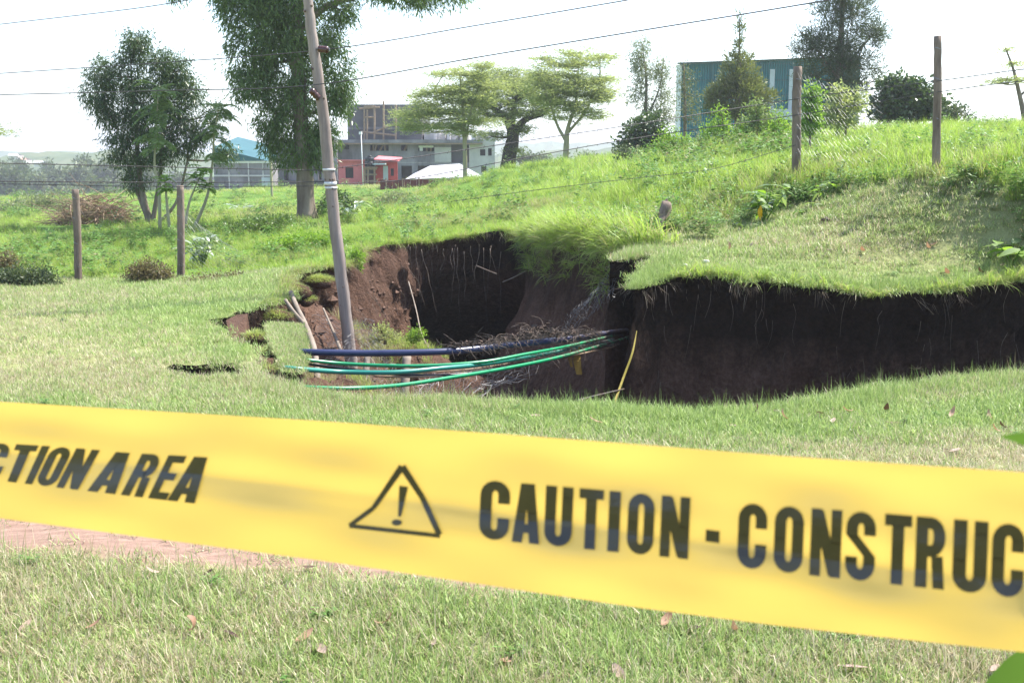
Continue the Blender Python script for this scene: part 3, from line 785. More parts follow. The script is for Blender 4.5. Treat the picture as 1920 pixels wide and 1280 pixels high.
M['acac_leaf'] = mat_leaf('acacia_leaves', (.20, .235, .10), (.38, .42, .20), .55)
M['acac_dark'] = mat_leaf('old_acacia_leaves', (.14, .175, .065), (.29, .33, .14), .5)
M['casu_leaf'] = mat_leaf('casuarina_needles', (.035, .06, .028), (.10, .13, .06), .3)
M['grev_leaf'] = mat_leaf('feathery_conifer_leaves', (.07, .10, .035), (.19, .21, .075), .35)
M['airy_leaf'] = mat_leaf('pale_gum_leaves', (.12, .15, .085), (.25, .28, .17), .4)
M['broad_leaf'] = mat_leaf('broad_leaves', (.025, .055, .018), (.08, .13, .04), .3, .35, .6)
M['lime_leaf'] = mat_leaf('lime_leaves', (.12, .23, .03), (.26, .40, .06), .5)
M['fern_leaf'] = mat_leaf('ferny_leaves', (.10, .155, .055), (.23, .30, .12), .45)
M['far_leaf'] = mat_leaf('distant_leaves', (.035, .06, .025), (.11, .15, .05), .3)
M['far_pale'] = mat_leaf('haze_paled_leaves', (.07, .10, .05), (.17, .20, .10), .3)  # leaf colour lightened to carry distance haze
M['silver_leaf'] = mat_leaf('silvery_leaves', (.28, .34, .25), (.52, .58, .48), .3, .35, .6)
M['dryleaf'] = mat_leaf('dry_shrub_leaves', (.10, .075, .04), (.20, .17, .085), .3)
M['bark'] = mat_noise('bark', (.10, .075, .055), (.20, .155, .12), 6, .9, .6, stretch=(1, 1, .25), c3=(.30, .25, .20))
M['gum_bark'] = mat_noise('gum_bark', (.10, .07, .05), (.19, .145, .11), 3.5, .85, .4, stretch=(1, 1, .3), c3=(.30, .245, .195))
M['pale_bark'] = mat_noise('pale_bark', (.28, .26, .15), (.42, .38, .24), 5, .85, .3, stretch=(1, 1, .3))
M['dark_bark'] = mat_noise('dark_bark', (.03, .026, .02), (.075, .06, .048), 5, .9, .6, stretch=(1, 1, .3))

tree('gum_tree', 'tall gum tree with thick brown trunk behind the leaning utility pole',
     [[(575,414,.235),(572,340,.21),(566,250,.19),(560,150,.17),(556,40,.15),(552,-140,.12),(548,-330,.05)], [(560,150,.09),(520,60,.06),(470,-20,.03)], [(568,230,.05),(520,215,.03),(505,280,.02)],
      [(560,60,.10),(610,14,.085),(680,-8,.06),(760,-25,.035),(830,-30,.015)]], 28,
     [(470,20,62,50),(520,60,66,70),(470,110,45,50),(480,165,52,45),(545,120,55,60),(520,225,40,40),(505,262,18,30),(560,205,45,42),(585,265,40,42),(540,290,28,26),(625,150,42,42),(640,195,30,36),(615,85,42,45),(610,255,26,26),
      (540,-10,80,50),(640,20,30,30),(570,300,22,16),(605,300,14,14),(520,-120,110,90),(610,-160,90,80),(690,-25,60,26),(760,-15,46,24),(790,2,34,18),(845,-12,34,22),(440,-8,40,20),(320,-18,30,18)],
     'euc', 19, M['euc_leaf'], M['gum_bark'], size=1.15, gap=.36, limb_r=.05)
tree('gum_tree', 'dark bushy multi-stemmed gum tree beside the brush pile',
     [[(285,428,.11),(272,385,.09),(262,330,.07),(255,240,.05),(245,120,.02)], [(285,425,.08),(300,330,.06),(310,220,.04),(320,150,.02)], [(280,420,.06),(250,340,.04),(215,230,.02)], [(290,425,.05),(330,380,.04),(352,300,.025)]], 30,
     [(258,75,22,34),(245,110,26,34),(195,135,30,30),(185,175,34,36),(215,210,34,30),(240,165,34,34),(300,120,30,32),(335,130,26,30),(320,170,40,36),(280,190,40,40),(355,175,28,26),(240,240,34,30),(290,245,42,36),(340,225,34,34),(225,262,28,20),(215,296,24,14),(260,300,36,28),(310,290,36,30),(350,270,26,28),(255,335,24,22),(375,250,20,26),(400,215,16,26),(425,290,16,22)],
     'euc', 24, M['euc_dark'], M['bark'], gap=.32, limb_r=.035)
tree('acacia_tree', 'slim pale-stemmed acacia with layered crown in front of the unfinished building',
     [[(871,350,.10),(872,300,.09),(870,240,.075),(866,180,.05),(862,140,.03)], [(872,270,.05),(885,200,.04),(905,140,.02)], [(871,260,.045),(850,200,.03),(815,165,.02)]], 46,
     [(770,215,34,12),(810,195,44,16),(795,235,40,12),(850,165,44,16),(840,210,50,16),(880,140,40,18),(895,185,46,18),(870,250,30,10),(905,125,22,16),(905,230,40,10),(840,240,46,12),(760,240,22,10),(830,140,28,10),(780,180,20,8),(820,175,40,14),(870,190,40,14),(930,165,36,14),(900,155,36,14),(800,215,40,12),(860,225,50,10)],
     'acac', 46, M['acac_leaf'], M['pale_bark'], flat=.3, gap=.5, limb_r=.035, twigs=5)
tree('acacia_tree', 'old umbrella acacia with thick dark trunk beside the unfinished building',
     [[(948,335,.42),(955,290,.36),(962,255,.30),(950,225,.2),(920,200,.10)], [(960,255,.26),(985,225,.16),(1020,215,.08)], [(958,240,.2),(965,190,.1)]], 56,
     [(930,150,50,14),(980,150,60,16),(930,185,60,16),(985,180,56,16),(1000,210,50,12),(900,215,50,14),(950,135,40,10),(950,215,40,12),(975,245,16,22),(965,285,12,16),(1040,165,36,14),(870,175,34,12),(920,255,30,10),(1010,150,40,12),(1020,190,40,14),(890,195,44,14),(960,165,60,16),(940,200,56,14)],
     'acac', 46, M['acac_dark'], M['dark_bark'], flat=.35, gap=.45, size=1.2, limb_r=.09, twigs=4)
tree('acacia_tree', 'spreading flat-topped acacia with forked pale trunk on the grassy rise',
     [[(1060,312,.14),(1062,270,.12),(1065,240,.09),(1080,190,.05),(1085,120,.02)], [(1060,262,.08),(1045,235,.06),(1030,190,.03)], [(1064,250,.07),(1100,205,.05),(1125,140,.02)]], 46,
     [(1010,140,34,12),(1050,125,44,14),(1100,118,44,16),(1040,160,50,16),(1090,155,50,16),(1120,185,34,14),(1060,195,56,14),(1110,215,34,10),(1020,185,40,12),(1075,225,44,8),(1080,100,40,10),(1125,105,24,10),(1135,150,26,12),(1020,110,24,8),(1060,145,60,14),(1100,180,50,14),(1050,175,60,12),(1130,170,26,12),(1085,205,50,10),(1020,160,40,12)],
     'acac', 42, M['acac_leaf'], M['pale_bark'], flat=.3, gap=.5, limb_r=.035, twigs=6)
tree('gum_tree', 'thin airy gum tree left of the green warehouse', [[(1205,300,.10),(1208,240,.08),(1212,160,.05),(1205,90,.02)], [(1208,230,.05),(1235,170,.03),(1245,110,.015)]], 44,
     [(1195,110,24,28),(1215,140,28,30),(1240,130,18,28),(1195,175,20,26),(1240,180,24,26),(1215,210,24,24),(1250,215,18,24),(1190,235,16,16),(1205,85,18,16)], 'airy', 24, M['airy_leaf'], M['bark'], gap=.3, limb_r=.025, twigs=5)
tree('broadleaf_tree', 'dark low leafy tree at the foot of the thin gum', [[(1215,300,.14),(1212,260,.1),(1205,235,.06)]], 42,
     [(1190,255,30,22),(1215,235,30,24),(1235,262,22,22),(1180,275,26,14),(1215,272,30,18)], 'broad', 15, M['broad_leaf'], M['dark_bark'], gap=.2, limb_r=.04)
tree('gum_tree', 'half-bare pale gum in front of the white warehouse corner', [[(1285,270,.08),(1284,200,.06),(1282,120,.02)]], 46,
     [(1280,125,14,16),(1290,150,16,18),(1295,180,20,18),(1285,205,20,18),(1300,225,16,16),(1278,165,12,20)], 'airy', 13, M['grev_leaf'], M['bark'], gap=.3, limb_r=.02)
tree('conifer_tree', 'feathery cone-shaped conifer with thin bare spire before the warehouse', [[(1384,240,.16),(1384,180,.12),(1386,110,.05),(1387,30,.012)]], 44,
     [(1385,118,26,16),(1385,145,38,18),(1360,160,26,14),(1410,160,26,14),(1385,172,50,18),(1345,182,28,14),(1425,184,30,14),(1385,195,54,18),(1350,205,30,14),(1420,208,32,14),(1386,90,9,16),(1387,60,5,18),(1388,38,4,12),(1385,215,40,12)],
     'cyp', 14, M['grev_leaf'], M['bark'], gap=.15, limb_r=.03)
tree('casuarina_tree', 'tall ragged casuarina on the bank beside the warehouse', [[(1570,245,.2),(1572,170,.16),(1576,90,.11),(1580,0,.07),(1583,-90,.03)], [(1573,150,.06),(1530,90,.04),(1500,60,.02)], [(1575,140,.06),(1615,90,.04),(1650,50,.02)]], 40,
     [(1580,-70,26,40),(1575,-20,36,36),(1560,20,40,34),(1605,25,38,32),(1520,75,36,22),(1500,95,22,14),(1550,75,36,30),(1590,80,36,34),(1630,70,28,24),(1650,58,18,16),(1540,120,40,26),(1580,130,36,34),(1615,120,30,26),(1520,140,24,16),(1560,170,36,26),(1600,170,28,24),(1640,130,18,14),(1555,205,26,22),(1590,205,22,22),(1655,150,12,8)],
     'casu', 15, M['casu_leaf'], M['bark'], gap=.4, limb_r=.04, twigs=4)
tree('broadleaf_tree', 'round dark broadleaf tree beyond the bank between the fence posts', [[(1690,250,.2),(1692,210,.16),(1695,180,.1)]], 36,
     [(1690,165,34,22),(1665,190,28,24),(1720,180,30,24),(1700,205,40,24),(1660,215,26,18),(1735,205,24,18),(1755,195,18,14),(1670,160,18,14),(1775,215,20,12)], 'broad', 18, M['broad_leaf'], M['bark'], gap=.2, limb_r=.05)
tree('broadleaf_tree', 'small grey-green bush on the crest right of the tall post', [[(1790,245,.08),(1792,215,.06)]], 34,
     [(1785,205,16,14),(1805,215,18,12),(1775,222,18,12),(1825,224,14,8)], 'small', 16, M['casu_leaf'], M['bark'], gap=.25, limb_r=.025)
tree('thorn_tree', 'sparse thorn tree with flat thin branches on the crest', [[(1930,240,.07),(1912,180,.05),(1900,130,.03),(1885,90,.015)], [(1912,180,.03),(1960,140,.02)]], 26,
     [(1880,150,26,5),(1905,120,24,6),(1870,155,22,4),(1940,150,40,8),(1890,95,16,6),(1960,120,30,8)], 'acac', 20, M['acac_leaf'], M['bark'], flat=.2, gap=.3, limb_r=.02, size=.7, twigs=7)
tree('thorn_tree', 'flat thorn tree branch crown left of the dark gum tree', [[(-60,420,.12),(-50,330,.1),(-45,260,.06)]], 40,
     [(-50,245,60,12),(-5,252,24,7),(-90,260,50,12),(-20,238,20,5)], 'acac', 18, M['acac_dark'], M['bark'], flat=.2, gap=.3, limb_r=.04)
# young jacaranda-like saplings with ferny leaves
def fern_tree(name, label, stem, d, crowns, group=None, mat=None):
    b0 = P(stem[0][0], stem[0][1], d); base = Vector((b0.x, b0.y, Hz(b0.x, b0.y) - .03))
    e = empty(name, base, label, 'tree', group)
    pts = [P(a, b, d) for a, b in stem]; pts[0] = base
    sm = catmull(pts, 5); MB().tube(sm, [.045 - .032 * i / (len(sm) - 1) for i in range(len(sm))], 7).build('trunk', M['pale_bark'], e, True)
    B = []; D = []; Ls = []; mb = MB()
    for (px, py, n, L, up) in crowns:
        c = P(px, py, d)
        for k in range(n):
            a = U(0, 2 * PI); el = U(-.15, .9) * up; dr = Vector((math.cos(a) * math.cos(el), math.sin(a) * math.cos(el), math.sin(el)))
            c2 = c + Vector((0, 0, U(-.35, .12) * L)); l = L * U(.7, 1.1); q = [c2]; dd = dr.copy()
            for s in range(8):
                q.append(q[-1] + dd * l / 8); dd = (dd + Vector((0, 0, -.16))).normalized()
            mb.tube(q, [.006] * len(q), 3, cap=False)
            for s in range(1, 9):
                t = (q[s] - q[s - 1]).normalized(); sd = t.cross(Vector((0, 0, 1))).normalized()
                for h in (0, .33, .66):
                    for sg in (-1, 1):
                        B.append(q[s - 1].lerp(q[s], h)); D.append(sd * sg + t * .5 + Vector((U(-.1, .1), U(-.1, .1), -.12))); Ls.append(l * .24 * math.sin(PI * (.12 + .85 * (s - 1 + h) / 8)) + .02)
    mb.build('leaf_stalks', M['lime_leaf'], e)
    Ls = np.array(Ls); V, Fq = leaf_quads(np.array([tuple(b) for b in B]), np.array([tuple(x) for x in D]), Ls, Ls * .24, .03)
    mesh_obj('crown', V, Fq, mat or M['fern_leaf'], e, rnd=RNG.random(len(Ls)))
fern_tree('sapling_tree', 'tall ferny sapling with layered fronds before the dark gum tree', [(300,430),(298,350),(290,310),(293,250),(297,165)], 27, [(297,165,12,.62,1.0),(297,190,12,.75,.5),(296,215,9,.6,.4),(295,240,7,.7,.2),(294,258,6,.65,.1)])
fern_tree('sapling_tree', 'thin-stemmed ferny sapling nearest the teal-roofed shed', [(362,425),(388,370),(398,310),(402,250),(412,195)], 27, [(412,200,10,.6,.9),(408,225,10,.62,.5),(405,250,8,.6,.3),(404,285,6,.5,.2)])
fern_tree('sapling_tree', 'short bright ferny sapling at the foot of the dark gum', [(345,425),(355,380),(375,330)], 26.5, [(378,315,14,.36,1.0),(368,335,12,.34,.9),(385,350,12,.34,.9)], mat=M['lime_leaf'])
fern_tree('sapling_tree', 'low ferny sapling growing right of the wooden posts', [(318,420),(312,370),(310,335)], 26, [(310,335,12,.34,1.0),(313,352,10,.32,.9)], mat=M['lime_leaf'])

# far line of trees across the valley, each its own tree
for i, (px, py, w, h, d, pale) in enumerate([(15,345,52,40,220,0),(62,348,40,34,235,1),(100,340,40,44,247,0),(140,335,44,46,231,1),(168,338,40,48,252,0),(205,338,42,50,239,1),(240,340,38,46,247,0),(270,342,40,44,235,1),(88,312,18,22,315,0),(40,325,34,30,294,0),(395,352,26,20,252,0),(335,348,40,34,241,0),(185,356,40,26,218,0),(125,362,40,22,210,1),(-60,340,60,50,231,0),(-20,330,40,40,226,1),(1100,300,40,14,160,0),(1010,305,40,14,150,1),(985,300,24,16,140,0),(1150,300,30,12,180,0)]):
    b = [(px + U(-.4, .4) * w, py + U(-.5, .4) * h, w * U(.35, .55), h * U(.3, .5)) for _ in range(7)]
    tree('valley_tree', 'pale hazy tree in the far line across the valley' if pale else 'hazy dark tree in the far line across the valley', [[(px, py + h, .25), (px, py, .15)]], d, b, 'far', 9, M['far_pale'] if pale else M['far_leaf'], M['bark'], size=1.7 if px < 450 else 1.0, group='pale trees across the valley' if pale else 'dark trees across the valley', twigs=0, limb_r=.12)

# ------------------------------------------------------------------ shrubs
def shrub(name, label, px, py, d, blobs, kind, dens, mat, size=1.0, gap=.15, bmat=None, group=None):
    return tree(name, label, [[(px, py, .025), (px, (py + blobs[0][1]) / 2, .02), (blobs[0][0], blobs[0][1], .012)]], d, blobs, kind, dens, mat, bmat or M['bark'], group, size, gap, twigs=4, limb_r=.012, cat='shrub')
shrub('dry_shrub', 'round brown dry shrub between the two wooden fence posts', 282,538,16.2, [(278,510,30,22),(302,518,24,18),(258,518,22,18),(285,528,36,14)], 'small', 26, M['dryleaf'], .5)
shrub('shrub', 'grey-green leafy shrub at the left end of the fence line', 45,540,16, [(30,520,28,16),(70,522,30,16),(5,525,24,16),(90,532,20,10)], 'small', 26, M['casu_leaf'], .6)
shrub('shrub', 'brownish tangled shrub behind the left leafy shrub', 10,510,18, [(8,492,22,18),(-20,498,22,20)], 'small', 24, M['dryleaf'], .6)
shrub('shrub', 'low tan bush right of the second wooden post', 430,545,15.6, [(410,528,30,12),(440,524,22,12),(375,528,22,10),(420,538,40,8)], 'small', 22, M['dryleaf'], .45)
shrub('creeper_mound', 'low green creeper mound beside the leaning pole', 545,470,20.5, [(530,462,34,15),(570,455,40,20),(605,458,34,18),(510,468,20,10)], 'small', 30, M['lime_leaf'], .6, gap=.05)
shrub('creeper_mound', 'dark creeping mound at the foot of the gum trunk', 470,435,25, [(440,432,40,9),(480,424,44,10),(520,415,36,10)], 'small', 30, M['euc_leaf'], .7, gap=.05)
shrub('shrub', 'dark green bush right behind the gum trunk', 630,405,29, [(630,378,26,20),(610,390,22,14),(648,392,20,14)], 'small', 26, M['broad_leaf'], .8)
shrub('creeper', 'bright green creeper spilling down the bank behind the pole', 668,500,17.2, [(664,495,14,24),(660,520,12,22),(668,480,14,16),(655,540,9,14)], 'small', 34, M['lime_leaf'], .45, gap=.05)
shrub('shrub', 'tall bright leafy weed stand on the crest left of the post', 1270,290,28, [(1255,262,18,22),(1240,280,20,20),(1275,275,20,20)], 'small', 22, M['lime_leaf'], .8)
shrub('shrub', 'bright leafy shoot in front of the conifer', 1355,255,26, [(1352,212,9,14),(1345,235,22,14),(1375,246,24,12),(1330,248,18,10)], 'small', 20, M['lime_leaf'], .8, gap=.3)
shrub('shrub', 'bright leafy bush right of the conifer', 1420,255,26, [(1416,202,14,16),(1430,222,26,14),(1402,236,22,14),(1440,240,20,12)], 'small', 19, M['fern_leaf'], .9, gap=.3)
shrub('shrub', 'bushy lime shoot beside the left side of the dark post', 1462,260,24, [(1458,222,10,16),(1470,236,18,14),(1450,246,20,10)], 'small', 18, M['lime_leaf'], .8, gap=.3)
shrub('shrub', 'tall glossy lime shrub right of the dark post', 1520,255,20, [(1522,175,12,18),(1518,200,14,18),(1525,225,16,20),(1512,235,14,14)], 'broad', 22, M['lime_leaf'], .45)
shrub('shrub', 'pale lime bush under the casuarina', 1585,255,22, [(1572,178,14,20),(1592,200,18,24),(1562,208,16,18),(1610,190,12,18),(1580,230,30,12),(1545,225,16,12)], 'small', 16, M['acac_leaf'], .9, gap=.3)
shrub('shrub', 'grey leafy bush at the base of the thin gum', 1190,300,30, [(1170,285,22,12),(1195,292,22,10)], 'small', 20, M['casu_leaf'], .8)
shrub('shrub', 'leafy bush on the field below the tin-roofed shed', 740,395,36, [(745,372,22,12),(775,380,20,10),(715,382,20,10)], 'small', 22, M['airy_leaf'], .9)
shrub('shrub', 'low grey-leaved bush by the left field edge', 60,395,44, [(60,380,34,12),(110,385,30,10),(20,388,26,10),(90,372,22,10)], 'small', 22, M['airy_leaf'], 1.2)
shrub('shrub', 'tangled dark bush on the bank right of the tall post', 1850,300,13.6, [(1850,285,30,14),(1890,282,30,16),(1820,292,26,12),(1925,275,28,16)], 'small', 15, M['fern_leaf'], .4)
shrub('shrub', 'small ferny bush down in the pit beside the cave', 785,640,14.6, [(785,625,13,9),(775,634,12,8)], 'small', 34, M['lime_leaf'], .4, gap=.05)
shrub('shrub', 'pale twiggy shrub in the pit behind the pipes', 722,645,14.8, [(715,622,20,16),(735,632,18,10),(700,635,16,10)], 'small', 18, M['acac_leaf'], .4, gap=.3)

# plants whose single leaves can be told apart: every leaf is a part
def big_leaf_mesh(name, L, W, mat, droop=.5):
    V = []; Fq = []; n = 6
    for i in range(n + 1):
        t = i / n; w = W * .5 * (math.sin(PI * min(1, t * .92 + .06)) ** .8) * (1 - .25 * t) + .001
        x = L * t; z = -droop * L * t * t * .6
        V += [(x, -w, z + .12 * w), (x, 0, z), (x, w, z + .12 * w)]
    for i in range(n):
        a = i * 3; Fq += [(a, a + 1, a + 4, a + 3), (a + 1, a + 2, a + 5, a + 4)]
    me = mesh_obj(name, V, Fq, mat, smooth=True, rnd=np.full(len(Fq), random.random()), link=False).data
    return me
def leafy_plant(name, label, px, py, d, hpx, n, L, W, mats, spread=.25, droop=.6, stems=3, yellow=False, cat='plant', zoff=0):
    p = P(px, py, d); base = Vector((p.x, p.y, Hz(p.x, p.y) - .02)); hgt = hpx * d / F
    e = empty(name, base, label, cat)
    me = [big_leaf_mesh('leaf', L * U(.85, 1.1), W, m, droop) for m in mats for _ in range(2)]
    tips = []
    for s in range(stems):
        a = 2 * PI * s / stems + U(-.4, .4); top = base + Vector((math.cos(a) * spread * U(.4, 1), math.sin(a) * spread * U(.4, 1), hgt * U(.7, 1)))
        l = catmull([base, base.lerp(top, .5) + Vector((0, 0, .08 * hgt)), top], 4); tips.append(l)
        MB().tube(l, [.010 - .006 * i / (len(l) - 1) for i in range(len(l))], 5).build('stem', M['lime_leaf'], e, True)
    for k in range(n):
        l = random.choice(tips); q = l[random.randint(len(l) // 3, len(l) - 1)]
        o = bpy.data.objects.new('leaf', random.choice(me)); SC.collection.objects.link(o); o.parent = e
        o.location = q - base; o.rotation_euler = (U(-.4, .4), U(-.7, .25), U(0, 2 * PI)); s = U(.6, 1.1); o.scale = (s, s, s)
    if yellow:
        ym = big_leaf_mesh('yellow_leaf', L, W, M['yleaf'], 1.0)
        for dz in (0, .035):
            o = bpy.data.objects.new('leaf', ym); SC.collection.objects.link(o); o.parent = e; o['label'] = 'withered yellow leaf'
            o.location = (-.10 + dz * .5, -.16, hgt * .42 + dz); o.rotation_euler = (.3, 1.1, -1.9 + dz * 8); o.scale = (.55, .55, .55)
    return e
M['pale_green'] = mat_leaf('pale_green_leaves', (.13, .20, .06), (.27, .36, .14), .4, .35, .6)
M['yleaf'] = mat_leaf('yellow_leaf', (.75, .42, .02), (.85, .5, .03), .4)
leafy_plant('leafy_plant', 'leafy plant with one bright yellow withered leaf below the dark post', 1432,408,14.2, 76, 70, .24, .075, [M['pale_green'], M['lime_leaf']], .32, .8, 6, True)
leafy_plant('leafy_plant', 'small drooping leafy plant right of the dark post', 1550,338,14.3, 44, 14, .20, .06, [M['lime_leaf'], M['pale_green']], .12, 1.0, 2)
leafy_plant('leafy_plant', 'broad-leaved plant with cupped leaves on the lawn below the bank', 1908,368,11.3, 52, 16, .20, .14, [M['lime_leaf'], M['pale_green']], .22, .6, 4)
leafy_plant('leafy_plant', 'silvery large-leaved plant behind the second wooden post', 378,482,18.6, 62, 80, .2, .1, [M['silver_leaf'], M['silver_leaf'], M['pale_green']], .42, .8, 9)
leafy_plant('leafy_plant', 'low pale herb on the grass below the small drooping plant', 1535,372,14.0, 16, 14, .12, .05, [M['pale_green']], .14, .6, 4)
leafy_plant('leafy_plant', 'tiny lime seedling on the lawn beside the yellow-leaved plant', 1505,395,14.0, 16, 6, .16, .07, [M['lime_leaf']], .06, .5, 2)
leafy_plant('leafy_plant', 'dark fallen creeper at the foot of the yellow-leaved plant', 1400,420,13.9, 16, 26, .10, .04, [M['euc_leaf'], M['fern_leaf']], .3, .4, 6)
leafy_plant('leafy_plant', 'pale large-leaved plant behind the gum trunk', 652,408,27, 40, 46, .25, .12, [M['silver_leaf'], M['pale_green']], .5, .6, 5)
leafy_plant('leafy_plant', 'pale cabbage-like plant in the field before the grey shed', 455,388,40, 22, 40, .34, .17, [M['silver_leaf']], .8, .5, 5)

# ------------------------------------------------------------------ buildings
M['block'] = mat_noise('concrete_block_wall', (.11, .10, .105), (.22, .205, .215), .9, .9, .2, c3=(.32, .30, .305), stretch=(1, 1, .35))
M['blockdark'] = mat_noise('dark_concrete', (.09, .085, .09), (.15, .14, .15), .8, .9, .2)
M['paleconc'] = mat_noise('pale_plaster', (.42, .40, .38), (.58, .55, .52), 1.0, .9, .2)
M['timber'] = mat_noise('raw_timber', (.22, .15, .10), (.36, .26, .18), 4, .9, .2)
M['dark'] = mat_noise('unlit_interior', (.02, .018, .018), (.04, .035, .035), 2, .9, 0)  # shade inside openings, put into a near-black colour
M['pink'] = mat_noise('pink_iron_sheet', (.55, .13, .14), (.68, .19, .19), 1.5, .6, .1)
M['redsheet'] = mat_noise('red_iron_sheet', (.42, .04, .035), (.55, .07, .06), 1.5, .6, .1)
M['maroon'] = mat_noise('maroon_iron_sheet', (.13, .035, .035), (.2, .06, .055), 1.5, .7, .1)
M['tinroof'] = mat_noise('pale_tin_roof', (.42, .41, .42), (.55, .54, .56), .8, .55, .1)
M['tealroof'] = mat_noise('teal_roof_sheet', (.022, .085, .095), (.035, .12, .13), .6, .5, .1)
M['teal'] = mat_noise('teal_cladding', (.008, .14, .165), (.014, .18, .205), .35, .55, 0)
M['light'] = mat_noise('milky_skylight_sheet', (.38, .42, .46), (.48, .52, .55), 1, .5, 0)
M['white'] = mat_noise('white_paint', (.72, .72, .72), (.8, .8, .8), 2, .5, 0)
M['tank'] = mat_noise('black_plastic', (.012, .014, .016), (.03, .035, .04), 3, .45, 0)
M['brick'] = mat_noise('clay_brick', (.30, .15, .10), (.45, .27, .20), 4, .9, .2)
def wx(px, d, py=300): return P(px, py, d).x
def wz(py, d): return P(960, py, d).z
def walls(mb, d, px0, px1, py0, py1, thick, holes):
    """front wall facing the camera at distance d, with real openings (px rectangles)"""
    xs = sorted({px0, px1, *[h[0] for h in holes], *[h[1] for h in holes]}); ys = sorted({py0, py1, *[h[2] for h in holes], *[h[3] for h in holes]})
    for i in range(len(xs) - 1):
        for j in range(len(ys) - 1):
            cxp, cyp = (xs[i] + xs[i + 1]) / 2, (ys[j] + ys[j + 1]) / 2
            if any(h[0] < cxp < h[1] and h[2] < cyp < h[3] for h in holes): continue
            mb.box((wx(xs[i], d), d, wz(ys[j + 1], d)), (wx(xs[i + 1], d), d + thick, wz(ys[j], d)))
    return mb
def B(px0, px1, py0, py1, d, t):
    return MB().box((wx(px0, d), d, wz(py1, d)), (wx(px1, d), d + t, wz(py0, d)))
# unfinished concrete building
D1 = 95
bd = empty('unfinished_building', (wx(760, D1), D1, Hz(wx(760, D1), D1) - .3), 'unfinished grey concrete block building with timber scaffolding', 'building')
gz0 = 362
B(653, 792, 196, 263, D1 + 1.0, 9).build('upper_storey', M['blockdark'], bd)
B(653, 790, 238, 243, D1 + .96, .03).build('ring_beam', M['block'], bd)
B(612, 905, 262, 268, D1 - .8, 12).build('floor_slab', M['block'], bd)
B(612, 905, 268.2, 271, D1 - .75, .12).build('formwork_beam', M['timber'], bd)
walls(MB(), D1, 620, 846, 271.2, 305, .25, [(694, 729, 272, 283), (752, 764, 272, 283), (784, 814, 272, 284), (644, 655, 272, 280)]).build('wall', M['block'], bd)
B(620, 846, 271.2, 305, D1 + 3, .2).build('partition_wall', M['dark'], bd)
B(815, 846, 276, 304, D1 - .05, .04).build('plaster_patch', M['paleconc'], bd)
B(785, 813, 273, 277, D1 + .1, .1).build('sky_gap_fill', M['white'], bd); B(787, 793, 277, 283, D1 + .1, .1).build('sheet', M['white'], bd)  # both white pieces stand in for bright sky seen through the opening
walls(MB(), D1, 612, 880, 305.2, gz0, .3, [(632, 652, 311, 345), (656, 745, 311, 345), (752, 772, 311, 340), (783, 845, 311, 345)]).build('ground_wall', M['block'], bd)
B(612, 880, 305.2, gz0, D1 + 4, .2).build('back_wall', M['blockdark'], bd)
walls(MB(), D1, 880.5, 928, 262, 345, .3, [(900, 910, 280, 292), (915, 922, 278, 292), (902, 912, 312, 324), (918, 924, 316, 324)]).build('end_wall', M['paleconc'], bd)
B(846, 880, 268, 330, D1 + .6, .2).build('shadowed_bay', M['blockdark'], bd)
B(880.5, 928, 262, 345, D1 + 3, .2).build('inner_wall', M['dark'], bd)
mb = MB()
for k in range(26):
    x = wx(785 + U(0, 140), D1); mb.box((x, D1 + U(0, 3), wz(262, D1)), (x + U(.2, .9), D1 + U(3, 5), wz(262 - U(2, 24), D1)))
mb.build('rubble_parapet', M['paleconc'], bd)
for (a, b, y0, y1) in ((683, 683, 204, 262), (688.5, 688, 206, 262), (702, 702, 198, 262), (719, 719, 190, 262), (742, 742, 196, 262), (683, 703, 220, 220), (674, 712, 204, 201), (676, 744, 247, 254), (700, 741, 248, 232), (700, 700, 268, 283), (706, 703, 272, 283), (712, 718, 283, 272), (722, 722, 272, 283), (758, 763, 283, 272), (790, 790, 272, 284), (800, 800, 272, 284), (808, 808, 272, 284)):
    MB().tube([P(a, y0, D1 + .4), P(b, y1, D1 + .4)], .09, 5).build('scaffold_pole', M['timber'], bd)
B(684, 701, 198, 203, D1 + .3, .6).build('scaffold_platform', M['timber'], bd)
# left wing, seen past the gum trunk
lw = empty('unfinished_building', (wx(565, 92), 92, Hz(wx(565, 92), 92) - .3), 'low grey unfinished wing with dark openings behind the gum trunk', 'building')
B(508, 626, 262, 268, 91.6, 8).build('roof_slab', M['blockdark'], lw)
walls(MB(), 92, 512, 632, 268.2, 338, .3, [(538, 557, 311, 318), (586, 604, 309, 319), (531, 540, 320, 338), (596, 602, 320, 338), (512, 516, 312, 338)]).build('wall', M['block'], lw)
B(512, 632, 268.2, 338, 94, .2).build('inner_wall', M['dark'], lw)
B(505, 650, 338.2, 362, 91.5, 6).build('plinth', M['blockdark'], lw)
B(585, 655, 352, 358, 89, 1).build('white_kerb', M['white'], lw)
# grey shed with teal roof
sh_ = empty('shed', (wx(450, 88), 88, Hz(wx(450, 88), 88) - .3), 'grey block shed with teal gable roof behind the saplings', 'building')
B(400, 507, 306, 364, 88, 7).build('wall', M['block'], sh_)
for x_ in (427, 464, 491): B(x_, x_ + 2, 304, 358, 87.9, .09).build('column', M['paleconc'], sh_)
B(400, 507, 328, 331, 87.88, .08).build('ring_beam', M['paleconc'], sh_); B(400, 507, 303, 306, 87.86, .3).build('wall_plate', M['white'], sh_)
mb = MB(); rp = [P(400, 303, 87.7), P(400, 276, 87.7), P(432, 284, 87.7), P(503, 302, 87.7)]
rb = [p + Vector((0, 8, 1.0)) for p in rp]
mb.poly(rp).poly(rb[::-1])
for i in range(4): mb.poly([rp[i], rb[i], rb[(i + 1) % 4], rp[(i + 1) % 4]])
mb.build('roof', M['tealroof'], sh_)
B(489, 507, 333, 352, 87.8, .1).build('door', M['light'], sh_)
